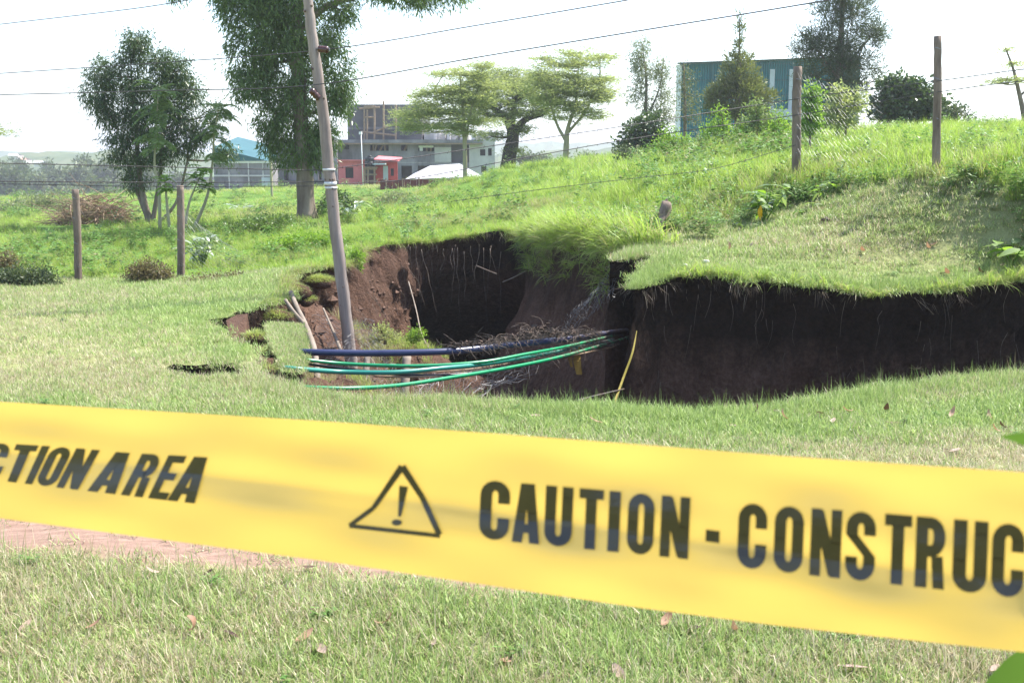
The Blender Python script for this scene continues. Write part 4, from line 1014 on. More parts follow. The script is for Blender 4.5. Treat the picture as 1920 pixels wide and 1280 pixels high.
B(390, 620, 358, 366, 86, 1.2).build('footing', M['paleconc'], sh_)
# pink kiosk of iron sheets
kk = empty('kiosk', (wx(665, 84), 84, Hz(wx(665, 84), 84) - .2), 'pink iron-sheet kiosk with a dark square window', 'kiosk')
walls(MB(), 84, 634, 683, 302, 346, .1, [(647, 662, 314, 334)]).build('wall', M['pink'], kk)
B(634, 683, 302, 346, 86, .1).build('back_wall', M['maroon'], kk); B(646, 663, 313, 335, 84.12, .05).build('unlit_opening_panel', M['dark'], kk)  # last panel: near-black colour stands in for the unlit inside behind the window
B(632, 685, 299.5, 302, 83.7, 3).build('roof', M['pink'], kk); B(630, 684, 346, 357, 83.9, 2.5).build('plinth', M['paleconc'], kk)
k2 = empty('kiosk', (wx(722, 84), 84, Hz(wx(722, 84), 84) - .2), 'red iron-sheet kiosk with a pale door and lean-to roof', 'kiosk')
walls(MB(), 84, 704, 745, 303, 350, .1, [(732, 738, 316, 330)]).build('wall', M['redsheet'], k2); B(704, 745, 303, 350, 86, .1).build('back_wall', M['maroon'], k2)
B(718, 727, 311, 346, 83.9, .08).build('door', M['light'], k2); B(732, 738, 316, 330, 84.12, .05).build('unlit_opening_panel', M['dark'], k2)  # small opening closed by a panel coloured like the shade within
mb = MB(); q = [P(701, 298, 83.4), P(747, 301, 83.4), P(747, 303, 83.4), P(701, 300, 83.4)]; qb = [p + Vector((0, 3, .25)) for p in q]
mb.poly(q).poly(qb[::-1])
for i in range(4): mb.poly([q[i], qb[i], qb[(i + 1) % 4], q[(i + 1) % 4]])
mb.build('roof', M['pink'], k2)
B(698, 722, 306, 309, 82.8, 1.2).build('awning', M['light'], k2)
# water tank on its timber stand
ts = empty('tank_stand', (wx(692, 83), 83, Hz(wx(692, 83), 83) - .2), 'rough timber stand carrying the black water tank', 'stand')
for x_ in (684, 690, 702):
    for dy in (0, 1.2): MB().tube([P(x_, 362, 83 + dy), P(x_, 314, 83 + dy)], .07, 6).build('post', M['timber'], ts)
for y_ in (316, 326, 338): B(680, 706, y_, y_ + 2.2, 82.9, .12).build('rail', M['timber'], ts)
B(683, 704, 330, 358, 84.4, .1).build('backing_sheet', M['maroon'], ts)
B(682, 705, 313, 315, 82.7, 1.9).build('platform', M['timber'], ts)
tk = empty('water_tank', P(693, 313, 83.6), 'black plastic water tank on the timber stand between the kiosks', 'tank')
c = P(693, 313, 83.6); r = 9.5 * 83 / F
for y0, y1, rr_ in ((313, 303, 1), (302.5, 295, .92)):
    MB().tube([P(693, y0, 83.6), P(693, y0 - .6, 83.6), P(693, y1 + .8, 83.6), P(693, y1, 83.6)], [r * rr_ * .94, r * rr_, r * rr_, r * rr_ * .9], 16).build('tank_body', M['tank'], tk, True)
MB().tube([P(693, 294.9, 83.6), P(693, 292, 83.6)], [r * .45, r * .4], 12).build('lid', M['tank'], tk, True)
# tin roof, maroon fence, lamp and pole
tn = empty('tin_shed', (wx(835, 72), 72, Hz(wx(835, 72), 72) - .2), 'low shed with a pale hipped tin roof before the unfinished building', 'building')
a0, a1, a2, a3 = P(760, 336, 70), P(905, 331, 70), P(888, 322, 76), P(775, 326, 76); r0, r1 = P(806, 311, 73), P(862, 307, 73)
MB().poly([a0, a1, r1, r0]).build('roof_slope', M['tinroof'], tn); MB().poly([a1, a2, r1]).build('roof_slope', M['tinroof'], tn)
MB().poly([a2, a3, r0, r1]).build('roof_slope', M['tinroof'], tn); MB().poly([a3, a0, r0]).build('roof_slope', M['tinroof'], tn)
mb = MB(); zb = Hz(wx(835, 72), 72) - .4
for u, v in ((a0, a1), (a1, a2), (a2, a3), (a3, a0)):
    mb.poly([u.lerp(r0, .04), v.lerp(r0, .04), Vector((v.x, v.y, zb)), Vector((u.x, u.y, zb))])
mb.build('wall', M['paleconc'], tn)
fn = empty('sheet_fence', (wx(780, 66), 66, Hz(wx(780, 66), 66) - .2), 'maroon iron-sheet fence below the tin-roofed shed', 'fence')
for k in range(12): B(712 + k * 11.5, 723 + k * 11.5, 337 + (k % 3) * .6 - k * .15, 366, 66 + (k % 2) * .05, .06).build('sheet', M['maroon'], fn)
for k in range(5): B(722 + k * 31, 724 + k * 31, 334, 366, 65.9, .08).build('post', M['timber'], fn)
lp = empty('street_lamp', (wx(680, 80), 80, Hz(wx(680, 80), 80)), 'thin white lamp post behind the pink kiosk', 'street lamp')
MB().tube([(wx(680, 80), 80, Hz(wx(680, 80), 80) - .2), P(677, 252, 80)], .032, 8).build('pole', M['white'], lp, True)
MB().box(P(673, 252, 79.9), P(679, 247.5, 80.3)).build('lamp_head', M['white'], lp)
tag(MB().tube(catmull([G(510, 362, 62) - Vector((0, 0, .3)), P(508, 320, 62), P(505, 256, 62)], 4), .07, 8).build('timber_pole', M['pale_bark'], None, True), 'slim yellowish timber pole beside the grey shed', 'pole')
# low brick wall on the far left
bw = empty('brick_wall', (wx(205, 75), 75, Hz(wx(205, 75), 75) - .2), 'low half-built brick wall behind the brush pile', 'wall')
for (a, b, y0, y1) in ((203, 214, 366, 386), (215, 229, 368, 372), (230, 248, 367, 384), (182, 202, 368, 386)): B(a, b, y0, y1, 75, .3).build('brick_panel', M['brick'] if a > 190 else M['block'], bw)
# houses on the far slope
for i, (px, py) in enumerate(((25, 292), (40, 300), (72, 305))):
    d = 420; h = empty('house', P(px, py + 6, d), ('pale house with tin roof high on the far slope', 'small house with reddish roof on the far slope', 'lowest pale house on the far slope by the hazy trees')[i], 'house')
    B(px - 9, px + 9, py, py + 8, d, 5).build('wall', M['paleconc'], h)
    m0 = [P(px - 11, py, d - 1), P(px + 11, py, d - 1), P(px + 8, py - 4, d + 3), P(px - 8, py - 4, d + 3)]
    MB().poly(m0).poly([p + Vector((0, 5 if k < 2 else 0, 0)) for k, p in enumerate(m0)][::-1]).build('roof', M['brick'] if i == 1 else M['tinroof'], h)
# teal warehouse on the right
wh = empty('warehouse', (wx(1400, 75), 75, Hz(wx(1400, 75), 75) - .3), 'large teal sheet-clad warehouse with milky vertical light strips', 'building')
def wline(px): return 118 - (px - 1272) * .036
mb = MB(); n = 74; xs_ = np.linspace(1273, 1606, n * 2 + 1)
for i in range(n * 2):
    y_ = 75 + (.10 if i % 2 else 0)
    p0, p1 = xs_[i], xs_[i + 1]
    mb.box((wx(p0, 75), y_, .2), (wx(p1, 75), 75.4, wz((wline(p0) + wline(p1)) / 2 + 2, 75)))
mb.build('cladding', M['teal'], wh)
mb = MB().poly([P(1270, wline(1270), 74.6), P(1608, wline(1608), 74.6), P(1608, wline(1608), 74.6) + Vector((0, 22, 1.5)), P(1270, wline(1270), 74.6) + Vector((4.2, 23, 1.5))])
mb.box(P(1270, wline(1270) + 2.2, 74.6), P(1486, wline(1270) + 2.0, 74.7)); mb.build('roof', M['tealroof'], wh)
MB().poly([P(1270, wline(1270) + 2, 74.8), P(1608, wline(1608) + 2, 74.8), P(1608, wline(1608) - .5, 74.8), P(1270, wline(1270) - .5, 74.8)]).build('eaves_trim', M['tealroof'], wh)
for x_ in (1438, 1474): B(x_, x_ + 9, 130, 205, 74.9, .06).build('light_strip', M['light'], wh)
_g0 = P(1269, wline(1269) + 1, 74.85); _g1 = Vector((_g0.x * 98 / 74.85 + .4, 98, _g0.z + 1.2))
MB().poly([_g0, _g1, Vector((_g1.x, _g1.y, .2)), Vector((_g0.x, _g0.y, .2))]).box((_g0.x, 74.85, .2), (wx(1274, 74.85), 74.95, _g0.z - .1)).build('gable_wall', M['white'], wh)
for y_ in (150, 178): B(1275, 1604, y_, y_ + .8, 74.93, .06).build('sheet_lap', M['tealroof'], wh)
for x_ in (1330, 1420, 1560): B(x_, x_ + 1.6, wline(x_) + 3, 225, 74.85, .1).build('downpipe', M['tealroof'], wh)
B(1440, 1604, 205, 225, 74.6, .3).build('lower_band', M['light'], wh)

# ------------------------------------------------------------------ brush pile
M['hroot'] = mat_noise('hanging_root', (.09, .065, .05), (.20, .155, .12), 20, .9, 0)
M['stick'] = mat_noise('dry_sticks', (.17, .11, .07), (.30, .21, .14), 9, .9, .1, c3=(.42, .32, .23))
bc = G(178, 418, 31)
bpile = empty('brush_pile', bc, 'heap of dry brown cut branches behind the left fence post', 'brush pile')
def sticks(n, smp, L0, L1, r, name, parent, mat, arc=.15):
    mb = MB()
    for k in range(n):
        p, d = smp(); L = U(L0, L1); m = p + d * L * .5 + Vector((U(-arc, arc), U(-arc, arc), U(-.3, 1) * arc))
        q = catmull([p, m, p + d * L], 3); mb.tube(q, [r * U(.5, 1.2) * (1 - .6 * i / (len(q) - 1)) for i in range(len(q))], 4, cap=False)
    return mb.build(name, mat, parent)
def _bp():
    x = U(-.95, .85); t = max(0, 1 - (x / 1.0) ** 2); z = U(0, .8) * t
    return bc + Vector((x, U(-.7, .7) * (.4 + .6 * t), z)), Vector((U(-1, 1), U(-.5, .5), U(-.35, .25))).normalized()
tag(sticks(560, _bp, .4, 1.1, .014, 'branches', bpile, M['stick']), kind='stuff')
# ------------------------------------------------------------------ leaning pole
M['polewood'] = mat_noise('weathered_pole_wood', (.16, .125, .105), (.28, .23, .20), 5, .85, .5, stretch=(1.6, 1.6, .18), c3=(.40, .345, .31), bscale=26)
M['postwood'] = mat_noise('fence_post_wood', (.07, .05, .04), (.19, .145, .115), 7, .9, .5, stretch=(1, 1, .2), c3=(.29, .225, .175), bscale=30, dist=.02)
M['ceramic'] = mat_noise('brown_glazed_ceramic', (.045, .014, .010), (.075, .024, .018), 5, .2, 0, spec=.6)
M['galv'] = mat_noise('galvanised_wire', (.16, .16, .165), (.28, .28, .29), 30, .5, 0, metal=.6)
M['wire'] = mat_noise('dark_wire', (.06, .055, .055), (.12, .11, .11), 30, .6, 0, metal=.3)
M['whitestrap'] = mat_noise('white_strap', (.6, .6, .6), (.75, .75, .75), 10, .6, 0)
DP = 13.5
pole = empty('utility_pole', P(668, 775, DP), 'leaning weathered wooden utility pole rooted in the pit', 'utility pole')
ppts = [P(668,775,DP),P(660,700,DP),P(652,620,DP),P(640,520,DP),P(628,420,DP),P(617,320,DP),P(606,215,DP),P(594,130,DP),P(583,50,DP),P(574,-20,DP),P(548,-220,DP),P(540,-280,DP)]
sm = catmull(ppts, 6); sm = [p + Vector((U(-.006, .006), 0, 0)) for p in sm]
MB().tube(sm, [.082 - .028 * i / (len(sm) - 1) for i in range(len(sm))], 16, wob=.045).build('shaft', M['polewood'], pole, True)
for (a, b) in ((P(598, 92, DP - .05), P(616, 94, DP - .09)), (P(598, 185, DP - .06), P(582, 168, DP - .10)), (P(571, -62, DP - .05), P(552, -58, DP - .08))):
    ax = (b - a); ins = MB(); rr = .042
    prof = [(0, .6), (.02, .95), (.10, 1), (.2, .86), (.3, 1), (.42, 1), (.5, .86), (.6, 1), (.9, 1), (.97, .8), (1, .5)]
    ins.tube([a + ax * t for t, _ in prof], [rr * q for _, q in prof], 16); i_ = ins.build('insulator', M['ceramic'], pole, True)
    MB().tube([a - ax * .25, b + ax * .12], .012, 8).build('bolt', M['galv'], i_)
for (yc, w_) in ((318, .012), (344, .018), (352, .012)):
    c0 = P(617 + (yc - 320) * .11, yc, DP); MB().tube([c0 - Vector((0, 0, w_)), c0 + Vector((0, 0, w_))], .078, 16).build('strap', M['whitestrap'], pole, True)
for _ in range(14):
    t = random.randint(6, len(sm) - 14); a = U(-2.4, -.7); c0 = sm[t] + Vector((math.cos(a), math.sin(a), 0)) * .062
    MB().tube([c0, c0 + Vector((math.cos(a), math.sin(a), .3)) * .02], [.016, .008], 7).build('knot', M['postwood'], pole, True)
# overhead conductors
def wire(name, pts, r, mat, label, cat='cable', group=None, n=10, sides=5):
    return tag(MB().tube(catmull([Vector(p) for p in pts], n), r, sides).build(name, mat, None, True), label, cat, group)
wire('overhead_line', [P(-700,185,19),P(0,138,16),P(300,118,14.6),P(612,93,13.42),P(900,47,12.2),P(1180,0,11.2),P(1700,-90,9.8)], .006, M['wire'], 'upper overhead conductor passing the top insulator of the leaning pole')
wire('overhead_line', [P(-700,195,19),P(0,178,16),P(300,170,14.6),P(583,160,13.4),P(900,107,12.3),P(1200,58,11.2),P(1545,2,10.3),P(2100,-95,9)], .0065, M['wire'], 'lower overhead conductor tied to the slanting insulator of the leaning pole')
wire('overhead_line', [P(-700,125,19),P(0,46,16),P(350,1,14.6),P(552,-60,13.42),P(900,-140,12.2),P(1500,-260,10)], .006, M['wire'], 'highest overhead conductor crossing above the dark gum tree')
# ------------------------------------------------------------------ fence posts
def post(label, px, pyt, pyb, d, r, lean=0, knots=3):
    b = P(px, pyb, d); t = P(px + lean, pyt, d); b = Vector((b.x, b.y, Hz(b.x, b.y) - .25))
    e = empty('fence_post', b, label, 'fence post', None)
    l = catmull([b, b.lerp(t, .35) + Vector((U(-.012, .012), 0, 0)), b.lerp(t, .7) + Vector((U(-.012, .012), 0, 0)), t], 6)
    MB().tube(l, [r * (1.08 - .12 * i / (len(l) - 1)) for i in range(len(l))], 14, wob=.09).build('shaft', M['postwood'], e, True)
    for k in range(4):       # wire staples and ties wrapped round the post
        z = l[3].lerp(t, (k + .6 + U(-.2, .2)) / 4); MB().tube([z + Vector((0, 0, -.004)), z + Vector((.004, 0, .006))], r * 1.05, 10, cap=False).build('wire_tie', M['galv'], e, True)
    return e
post('brown wooden fence post in front of the brush pile', 147, 355, 528, 17, .055, -6)
post('brown wooden fence post standing before the silvery plant', 338, 348, 524, 17, .055, 0)
post('dark wooden fence post on the bank right of the warehouse', 1492, 125, 340, 16, .062, 4)
post('tall knotty wooden fence post on the crest of the bank', 1758, 68, 326, 13.3, .046, 0, 8)
# broken stub
sb = empty('broken_post', G(1228, 452, 14.1), 'short broken post stub leaning at the pit edge', 'fence post')
b = G(1228, 452, 14.1) - Vector((0, 0, .15)); t = P(1251, 380, 14.3)
l = catmull([b, b.lerp(t, .5), t], 5); MB().tube(l, [.08 - .012 * i / (len(l) - 1) for i in range(len(l))], 11, wob=.28).build('shaft', M['postwood'], sb, True)
MB().tube([t - Vector((.03, 0, .02)), t + Vector((.0, 0, .05))], [.04, .012], 6).build('splinter', M['postwood'], sb)
# fence wires
for (lbl, pts) in (
   ('top fence wire running left from the leaning pole', [P(-500,296,11.5),P(0,306,12.4),P(300,313,13),P(612,320,13.5)]),
   ('middle fence wire running left from the leaning pole', [P(-500,336,11.5),P(0,340,12.4),P(300,342,13),P(616,341,13.5)]),
   ('lower fence wire running left from the leaning pole', [P(-500,342,11.5),P(0,345,12.4),P(300,350,13),P(618,349,13.5)]),
   ('top fence wire from the leaning pole up to the bank posts', [P(612,318,13.5),P(748,299,13.9),P(960,268,14.6),P(1200,232,15.2),P(1492,186,15.93),P(1758,152,13.25),P(1920,130,11.8),P(2200,100,10)]),
   ('middle fence wire from the leaning pole up to the bank posts', [P(616,346,13.5),P(765,336,13.9),P(960,300,14.6),P(1200,258,15.2),P(1492,216,15.93),P(1758,173,13.25),P(1920,152,11.8),P(2200,128,10)]),
   ('slack lower fence wire crossing the grassy bank', [P(845,378,16.6),P(1000,357,16.2),P(1200,333,15.9),P(1340,316,15.8),P(1492,272,15.93)])):
    o = wire('fence_wire', pts, .0055 if 'lower' not in lbl else .004, M['wire'], lbl, 'fence wire')
    cu = catmull(pts, 26); mb = MB()
    for k in range(2, len(cu), 2):
        p = cu[k]; a = U(0, PI); v = Vector((.3, math.cos(a), math.sin(a))) * .022; mb.tube([p - v, p + v], .003, 3, cap=False)
    tag(mb.build('barbs', M['wire'], o), kind='stuff')
# chain link mesh
def chainlink(label, corners, cell, r, sag=.0, jit=.0, bow=(0, 0, 0), mat=None, drop=0.0):
    """corners: top-left, top-right, bottom-right, bottom-left"""
    a, b, c, d = [Vector(q) for q in corners]; W_ = (b - a).length; Hh = (d - a).length
    nu = max(4, int(W_ / cell)); nv = max(4, int(Hh / cell)); bow = Vector(bow)
    def pt(u, v):
        uu = u / nu; vv = v / nv
        p = (a.lerp(b, uu)).lerp(d.lerp(c, uu), vv); w = math.sin(PI * uu)
        return p + bow * (w * math.sin(PI * min(1, vv)) + .3 * math.sin(vv * 7 + uu * 9)) + Vector((0, 0, -sag * w * (1 - .5 * vv))) + Vector((U(-jit, jit), U(-jit, jit), U(-jit, jit)))
    mb = MB()
    for i in range(nu + 1):
        if random.random() < drop: continue
        mb.tube([pt(i + (.5 if j % 2 else -.5) * (1 if i % 1 == 0 else 1), j) for j in range(nv + 1)], r, 3, cap=False)
        mb.tube([pt(i + (-.5 if j % 2 else .5) + 1, j) for j in range(nv + 1)], r, 3, cap=False) if i < nu else None
    e = mb.build('chain_link_mesh', mat or M['galv'], None)
    tag(e, label, 'fence mesh'); return e
chainlink('chain-link mesh strung between the two bank posts', [P(1497,135,15.9),P(1640,150,14.4),P(1660,300,14.3),P(1497,300,15.9)], .085, .0011, .12, .012)
chainlink('torn chain-link mesh trailing right from the second wooden post', [P(342,385,16.9),P(400,440,16.6),P(545,535,15.5),P(345,510,16.9)], .07, .0015, .05, .012)
chainlink('crumpled chain-link mesh hanging under the lawn tip', [P(1068,588,12.9),P(1152,500,12.1),P(1148,560,11.9),P(1040,640,12.5)], .055, .0014, .03, .02, (0, -.1, .05))
chainlink('bunched chain-link mesh draped across the pit floor below the pipes', [P(800,690,12.2),P(1010,690,11.8),P(900,742,11.4),P(770,748,11.6)], .055, .0014, .03, .03, (0, .1, .1))
chainlink('chain-link mesh sliding down the left slope behind the pipes', [P(585,590,14.2),P(700,600,14),P(760,742,12),P(640,742,12)], .06, .0013, .05, .02, (0, .05, .12))
# fallen posts in the pit
def log(label, pts, r0, r1, mat, name='fallen_post', fork=None):
    e = empty(name, Vector(pts[0]), label, 'fallen post')
    l = catmull(pts, 5); MB().tube(l, [r0 + (r1 - r0) * i / (len(l) - 1) for i in range(len(l))], 10, wob=.08).build('shaft', mat, e, True)
    if fork:
        f = catmull(fork, 4); MB().tube(f, [r1 * 1.0 - .3 * r1 * i / (len(f) - 1) for i in range(len(f))], 8, wob=.08).build('fork', mat, e, True)
M['palewood'] = mat_noise('bleached_wood', (.15, .12, .095), (.28, .23, .185), 6, .85, .4, stretch=(1, 1, .3))
log('forked bleached post lying against the left bank', [P(597,725,11.5),P(590,660,12.1),P(573,610,12.7),P(556,575,13),P(545,548,13.3)], .036, .03, M['palewood'], fork=[P(574,612,12.7),P(553,588,12.7),P(535,562,12.8)])
log('short pale post stump standing in the pit behind the pipes', [P(757,752,12.3),P(760,715,12.4),P(763,668,12.6)], .055, .05, M['palewood'])
log('thick split post leaning beside the pole foot', [P(680,757,12.9),P(684,715,13.0),P(690,660,13.3)], .05, .035, M['palewood'])
log('thin bleached branch slanting down the left slope', [P(640,660,13.2),P(622,615,13.6),P(606,578,14)], .022, .012, M['palewood'], 'fallen_branch')

# ------------------------------------------------------------------ exposed pipes
def mat_pipe(name, c, rough=.35):
    m, nt, b, out = new_mat(name)
    f = noise(nt, 14, 6, .7); dn = math_n(nt, 'MULTIPLY_ADD', math_n(nt, 'ADD', f, math_n(nt, 'MULTIPLY', N_x(nt), .24)), 5, -3.0, clamp=True)
    nt.links.new(mixc(nt, dn, c, (.075, .048, .036)), b.inputs['Base Color'])
    nt.links.new(math_n(nt, 'MULTIPLY_ADD', dn, .5, rough), b.inputs['Roughness']); return m
def N_x(nt):
    g = nt.nodes.new('ShaderNodeNewGeometry'); s = nt.nodes.new('ShaderNodeSeparateXYZ'); nt.links.new(g.outputs['Position'], s.inputs[0]); return s.outputs[0]
M['navy'] = mat_pipe('navy_plastic', (.018, .024, .075), .3); M['green'] = mat_pipe('green_plastic', (.005, .23, .085), .3)
M['tealp'] = mat_pipe('teal_plastic', (.02, .20, .15), .3); M['blackp'] = mat_pipe('black_cable', (.012, .012, .014), .4); M['bluep'] = mat_pipe('blue_plastic', (.03, .05, .45), .3)
def pipe(label, pts, r, mat, name='pipe'):
    l = catmull([P(*q) for q in pts], 10)
    return tag(MB().tube(l, r, 14).build(name, mat, None, True), label, 'pipe')
pipe('thick navy blue pipe spanning the pit, caked with soil', [(556,663,10.4),(554,660,9.75),(700,662,9.8),(850,658,10),(950,647,10.4),(1050,637,11),(1145,624,11.6),(1175,620,12)], .031, M['navy'])
pipe('upper slim green pipe just under the navy pipe', [(550,675,10.2),(548,672,9.5),(650,682,9.65),(780,686,9.7),(900,679,9.9),(985,664,10.3),(1060,650,10.9),(1138,632,11.5),(1170,624,11.9)], .0165, M['green'])
pipe('teal pipe in the middle of the bundle', [(541,690,9.8),(539,690,9.0),(640,697,9.3),(740,698,9.35),(830,690,9.6),(910,682,10),(1000,667,10.6),(1080,652,11.1),(1150,638,11.8)], .021, M['tealp'])
pipe('lowest slim green pipe sagging over the pit edge', [(550,728,9.1),(548,725,8.45),(650,728,8.5),(750,722,8.9),(850,707,9.4),(950,690,10),(1050,669,10.7),(1150,641,11.5),(1180,632,11.9)], .0175, M['green'])
pipe('black cable between the green and teal pipes', [(545,674,10.1),(590,684,9.9),(680,695,9.7),(780,703,9.7),(880,700,9.9),(1000,680,10.5),(1100,660,11.2),(1150,648,11.8)], .013, M['blackp'], 'cable')
pipe('brown muddy cable below the teal pipe', [(700,705,9.7),(800,706,9.7),(900,697,10),(1000,679,10.5),(1130,655,11.4),(1160,645,11.9)], .009, M['stick'], 'cable')
pipe('thin rusty cable close under the teal pipe', [(760,700,9.75),(880,692,10),(1000,673,10.6),(1120,650,11.4),(1160,640,11.9)], .007, M['stick'], 'cable')
pipe('short bright blue pipe piece near the right wall', [(1088,645,11.2),(1110,641,11.3)], .014, M['bluep'])
# soil and roots caught on the pipes
dc = [P(*q) for q in [(850,650,10),(900,646,10.2),(950,638,10.4),(985,632,10.6),(1010,626,10.7),(1040,628,10.9),(1080,628,11.2),(1120,622,11.4)]]; dcc = catmull(dc, 8)
deb = empty('root_debris', dc[0], 'matted soil and roots heaped along the navy pipe', 'debris')
def _db():
    k = random.randint(0, len(dcc) - 1); h = .02 + .06 * math.exp(-((k - 32) / 10) ** 2)
    return dcc[k] + Vector((U(-.05, .05), U(-.04, .04), U(-.01, h))), Vector((U(-1, 1), U(-1, .4), U(-.8, .4))).normalized()
tag(sticks(420, _db, .05, .22, .004, 'roots', deb, M['hroot'], .04), kind='stuff')
mb = MB()
for k, p in enumerate(dcc):
    for _ in range(4):
        s = U(.012, .035) * (1.7 if 24 < k < 40 else 1); q = p + Vector((U(-.04, .04), U(-.03, .03), U(.0, .035) + (.02 if 24 < k < 40 else 0))); n0 = len(mb.v)
        pts_ = [q + Vector((U(-s, s), U(-s, s), U(-s, s))) for _ in range(4)]
        mb.v += [tuple(z) for z in pts_]; mb.f += [(n0, n0 + 1, n0 + 2), (n0, n0 + 2, n0 + 3), (n0, n0 + 3, n0 + 1), (n0 + 1, n0 + 3, n0 + 2)]
M['clod'] = mat_noise('dark_clods', (.045, .03, .023), (.10, .068, .052), 20, .95, .3)
tag(mb.build('soil_crumbs', M['clod'], deb), kind='stuff')
def _d2():
    k = random.randint(0, 40) / 40; p = P(900 + 240 * k, 690 - 48 * k, 10 + 1.4 * k)
    return p + Vector((0, 0, U(-.02, .05))), Vector((U(-1, 1), U(-.5, .5), U(-.9, .2))).normalized()
d2 = empty('root_debris', P(900, 690, 10), 'thin roots dangling from the green pipes', 'debris')
tag(sticks(150, _d2, .06, .26, .003, 'roots', d2, M['hroot'], .04), kind='stuff')
# yellow rag and yellow strap
M['yrag'] = mat_noise('dirty_yellow_plastic', (.16, .09, .012), (.30, .18, .025), 20, .7, .3, stretch=(1, 1, .2))
def ribbon(name, pts, ws, mat, label, cat, th=.004):
    V = []; Fq = []; l = catmull(pts, 6)
    for i, p in enumerate(l):
        w = np.interp(i / (len(l) - 1), np.linspace(0, 1, len(ws)), ws) / 2; tw = Vector((1, .25 * math.sin(i * .5), 0)).normalized()
        V += [p - tw * w, p + tw * w, p + tw * w + Vector((0, th, 0)), p - tw * w + Vector((0, th, 0))]
    for i in range(len(l) - 1):
        a = i * 4
        for k in range(4): Fq.append((a + k, a + (k + 1) % 4, a + 4 + (k + 1) % 4, a + 4 + k))
    Fq += [(0, 1, 2, 3), tuple(len(V) - 4 + k for k in (3, 2, 1, 0))]
    return tag(mesh_obj(name, [tuple(v) for v in V], Fq, mat), label, cat)
ribbon('rag', [P(1083,650,11.1),P(1082,675,11.05),P(1086,702,11.0)], [.05,.08,.06], M['yrag'], 'dirty yellow rag hanging from the green pipe', 'rag')
ribbon('rag', [P(1070,652,11.0),P(1069,672,11.0),P(1072,688,10.98)], [.03,.04,.025], M['yrag'], 'narrow yellow strip hanging left of the rag', 'rag')
M['ystrap'] = mat_noise('muddy_yellow_tape', (.20, .15, .02), (.36, .28, .04), 25, .6, .2)
ribbon('yellow_strap', [P(1194,620,10.75),P(1186,660,10.6),P(1170,705,10.45),P(1148,765,10.2)], [.008,.020,.022,.024], M['ystrap'], 'muddy yellow strap leaning against the dark pit wall', 'strap')
log('thin wet dark branch low on the right pit wall', [P(1080,752,9.8),P(1120,741,10.1),P(1170,729,10.4)], .012, .007, M['blackp'], 'fallen_branch')

# ------------------------------------------------------------------ roots hanging from the back rim
for i in range(20):
    px = [745,752,760,765,770,778,790,800,812,830,845,850,862,872,880,895,905,915,925,935,760,772,840,870,890,820][i] + U(-5, 5)
    d0 = 19.3 if px < 790 else U(19.3, 20.1); py0 = 458 + U(0, 14); ln = U(.3, 1.9) * U(.5, 1); p = P(px, py0, d0); pts = [p]; x = 0; dr_ = U(-.035, .045)
    for k in range(6): x += dr_ + U(-.035, .035); pts.append(p + Vector((x, U(-.05, .03), -ln * (k + 1) / 6)))
    l = catmull(pts, 3)
    e = tag(MB().tube(l, [U(.006, .011) * (1 - .6 * j / (len(l) - 1)) for j in range(len(l))], 4).build('hanging_root', M['hroot'], None, True), 'thin pale root dangling from the back rim into the pit', 'root', 'roots hanging from the back rim')
tag(MB().tube(catmull([P(766,528,17.8), P(780,580,16.8), P(790,625,15.8), P(805,655,15.0)], 5), .011, 5).build('hanging_root', M['palewood'], None, True), 'long straight pale root slanting across the cave mouth', 'root')
tag(MB().tube(catmull([P(893,498,17.5), P(912,506,17.4), P(932,514,17.3)], 4), .012, 5).build('hanging_root', M['hroot'], None, True), 'short stick poking out level in the dark cave', 'root')
tag(MB().tube(catmull([P(942,529,17.8), P(965,519,17.8), P(986,508,17.9)], 4), .009, 5).build('hanging_root', M['palewood'], None, True), 'pale thin stick rising towards the embankment grass', 'root')

# crumbled soil on the pit floor and the left slope
mb = MB()
for k in range(900):
    if k < 620:
        x = U(-3.2, 1.0); y = U(9, 17)
        if not inside(rimpoly, np.array([x]), np.array([y]))[0]: continue
        z = Fz(x, y)
    else:
        j = random.choice(np.where((rx < -.8) & (ry > 12.5))[0]); kk_ = random.randint(8, 36); x, y, z = pitV[kk_, j]
    s_ = U(.015, .055) * (1 + 1.5 * (random.random() < .08)); n0 = len(mb.v)
    for w in ((1, 0, 0), (-1, 0, 0), (0, 1, 0), (0, -1, 0), (0, 0, 1), (0, 0, -1)):
        mb.v.append((x + w[0] * s_ * U(.6, 1.2) + U(-.2, .2) * s_, y + w[1] * s_ * U(.6, 1.2) + U(-.2, .2) * s_, z + w[2] * s_ * U(.5, .9)))
    for a_, b_, c_ in ((0, 2, 4), (2, 1, 4), (1, 3, 4), (3, 0, 4), (2, 0, 5), (1, 2, 5), (3, 1, 5), (0, 3, 5)): mb.f.append((n0 + a_, n0 + b_, n0 + c_))
M['clodred'] = mat_noise('reddish_clods', (.06, .035, .025), (.15, .09, .065), 12, .95, .3)
tag(mb.build('soil_crumbs', M['clodred'], None), 'crumbled soil clods littering the pit floor and left slope', 'soil', kind='stuff')
sl_ = np.where((rx < -1.2) & (ry > 12.6))[0]
def _sr():
    j = random.choice(sl_); k_ = random.randint(1, 26); p = Vector(pitV[k_, j]); q = Vector(pitV[min(44, k_ + 6), j]); d_ = (q - p).normalized()
    return p - Vector((_n[j][0], _n[j][1], 0)) * .03, (d_ + Vector((U(-.35, .35), U(-.35, .35), U(-.1, .1)))).normalized()
sr_ = sticks(110, _sr, .15, .8, .005, 'slope_roots', None, M['hroot'], .06)
tag(sr_, 'thin roots exposed on the slumped left slope', 'roots', kind='stuff')
def _fr():
    x = U(-2.4, .6); y = U(10.5, 13.5); return Vector((x, y, Fz(x, y) + .03)), Vector((U(-1, 1), U(-1, 1), U(-.1, .35))).normalized()
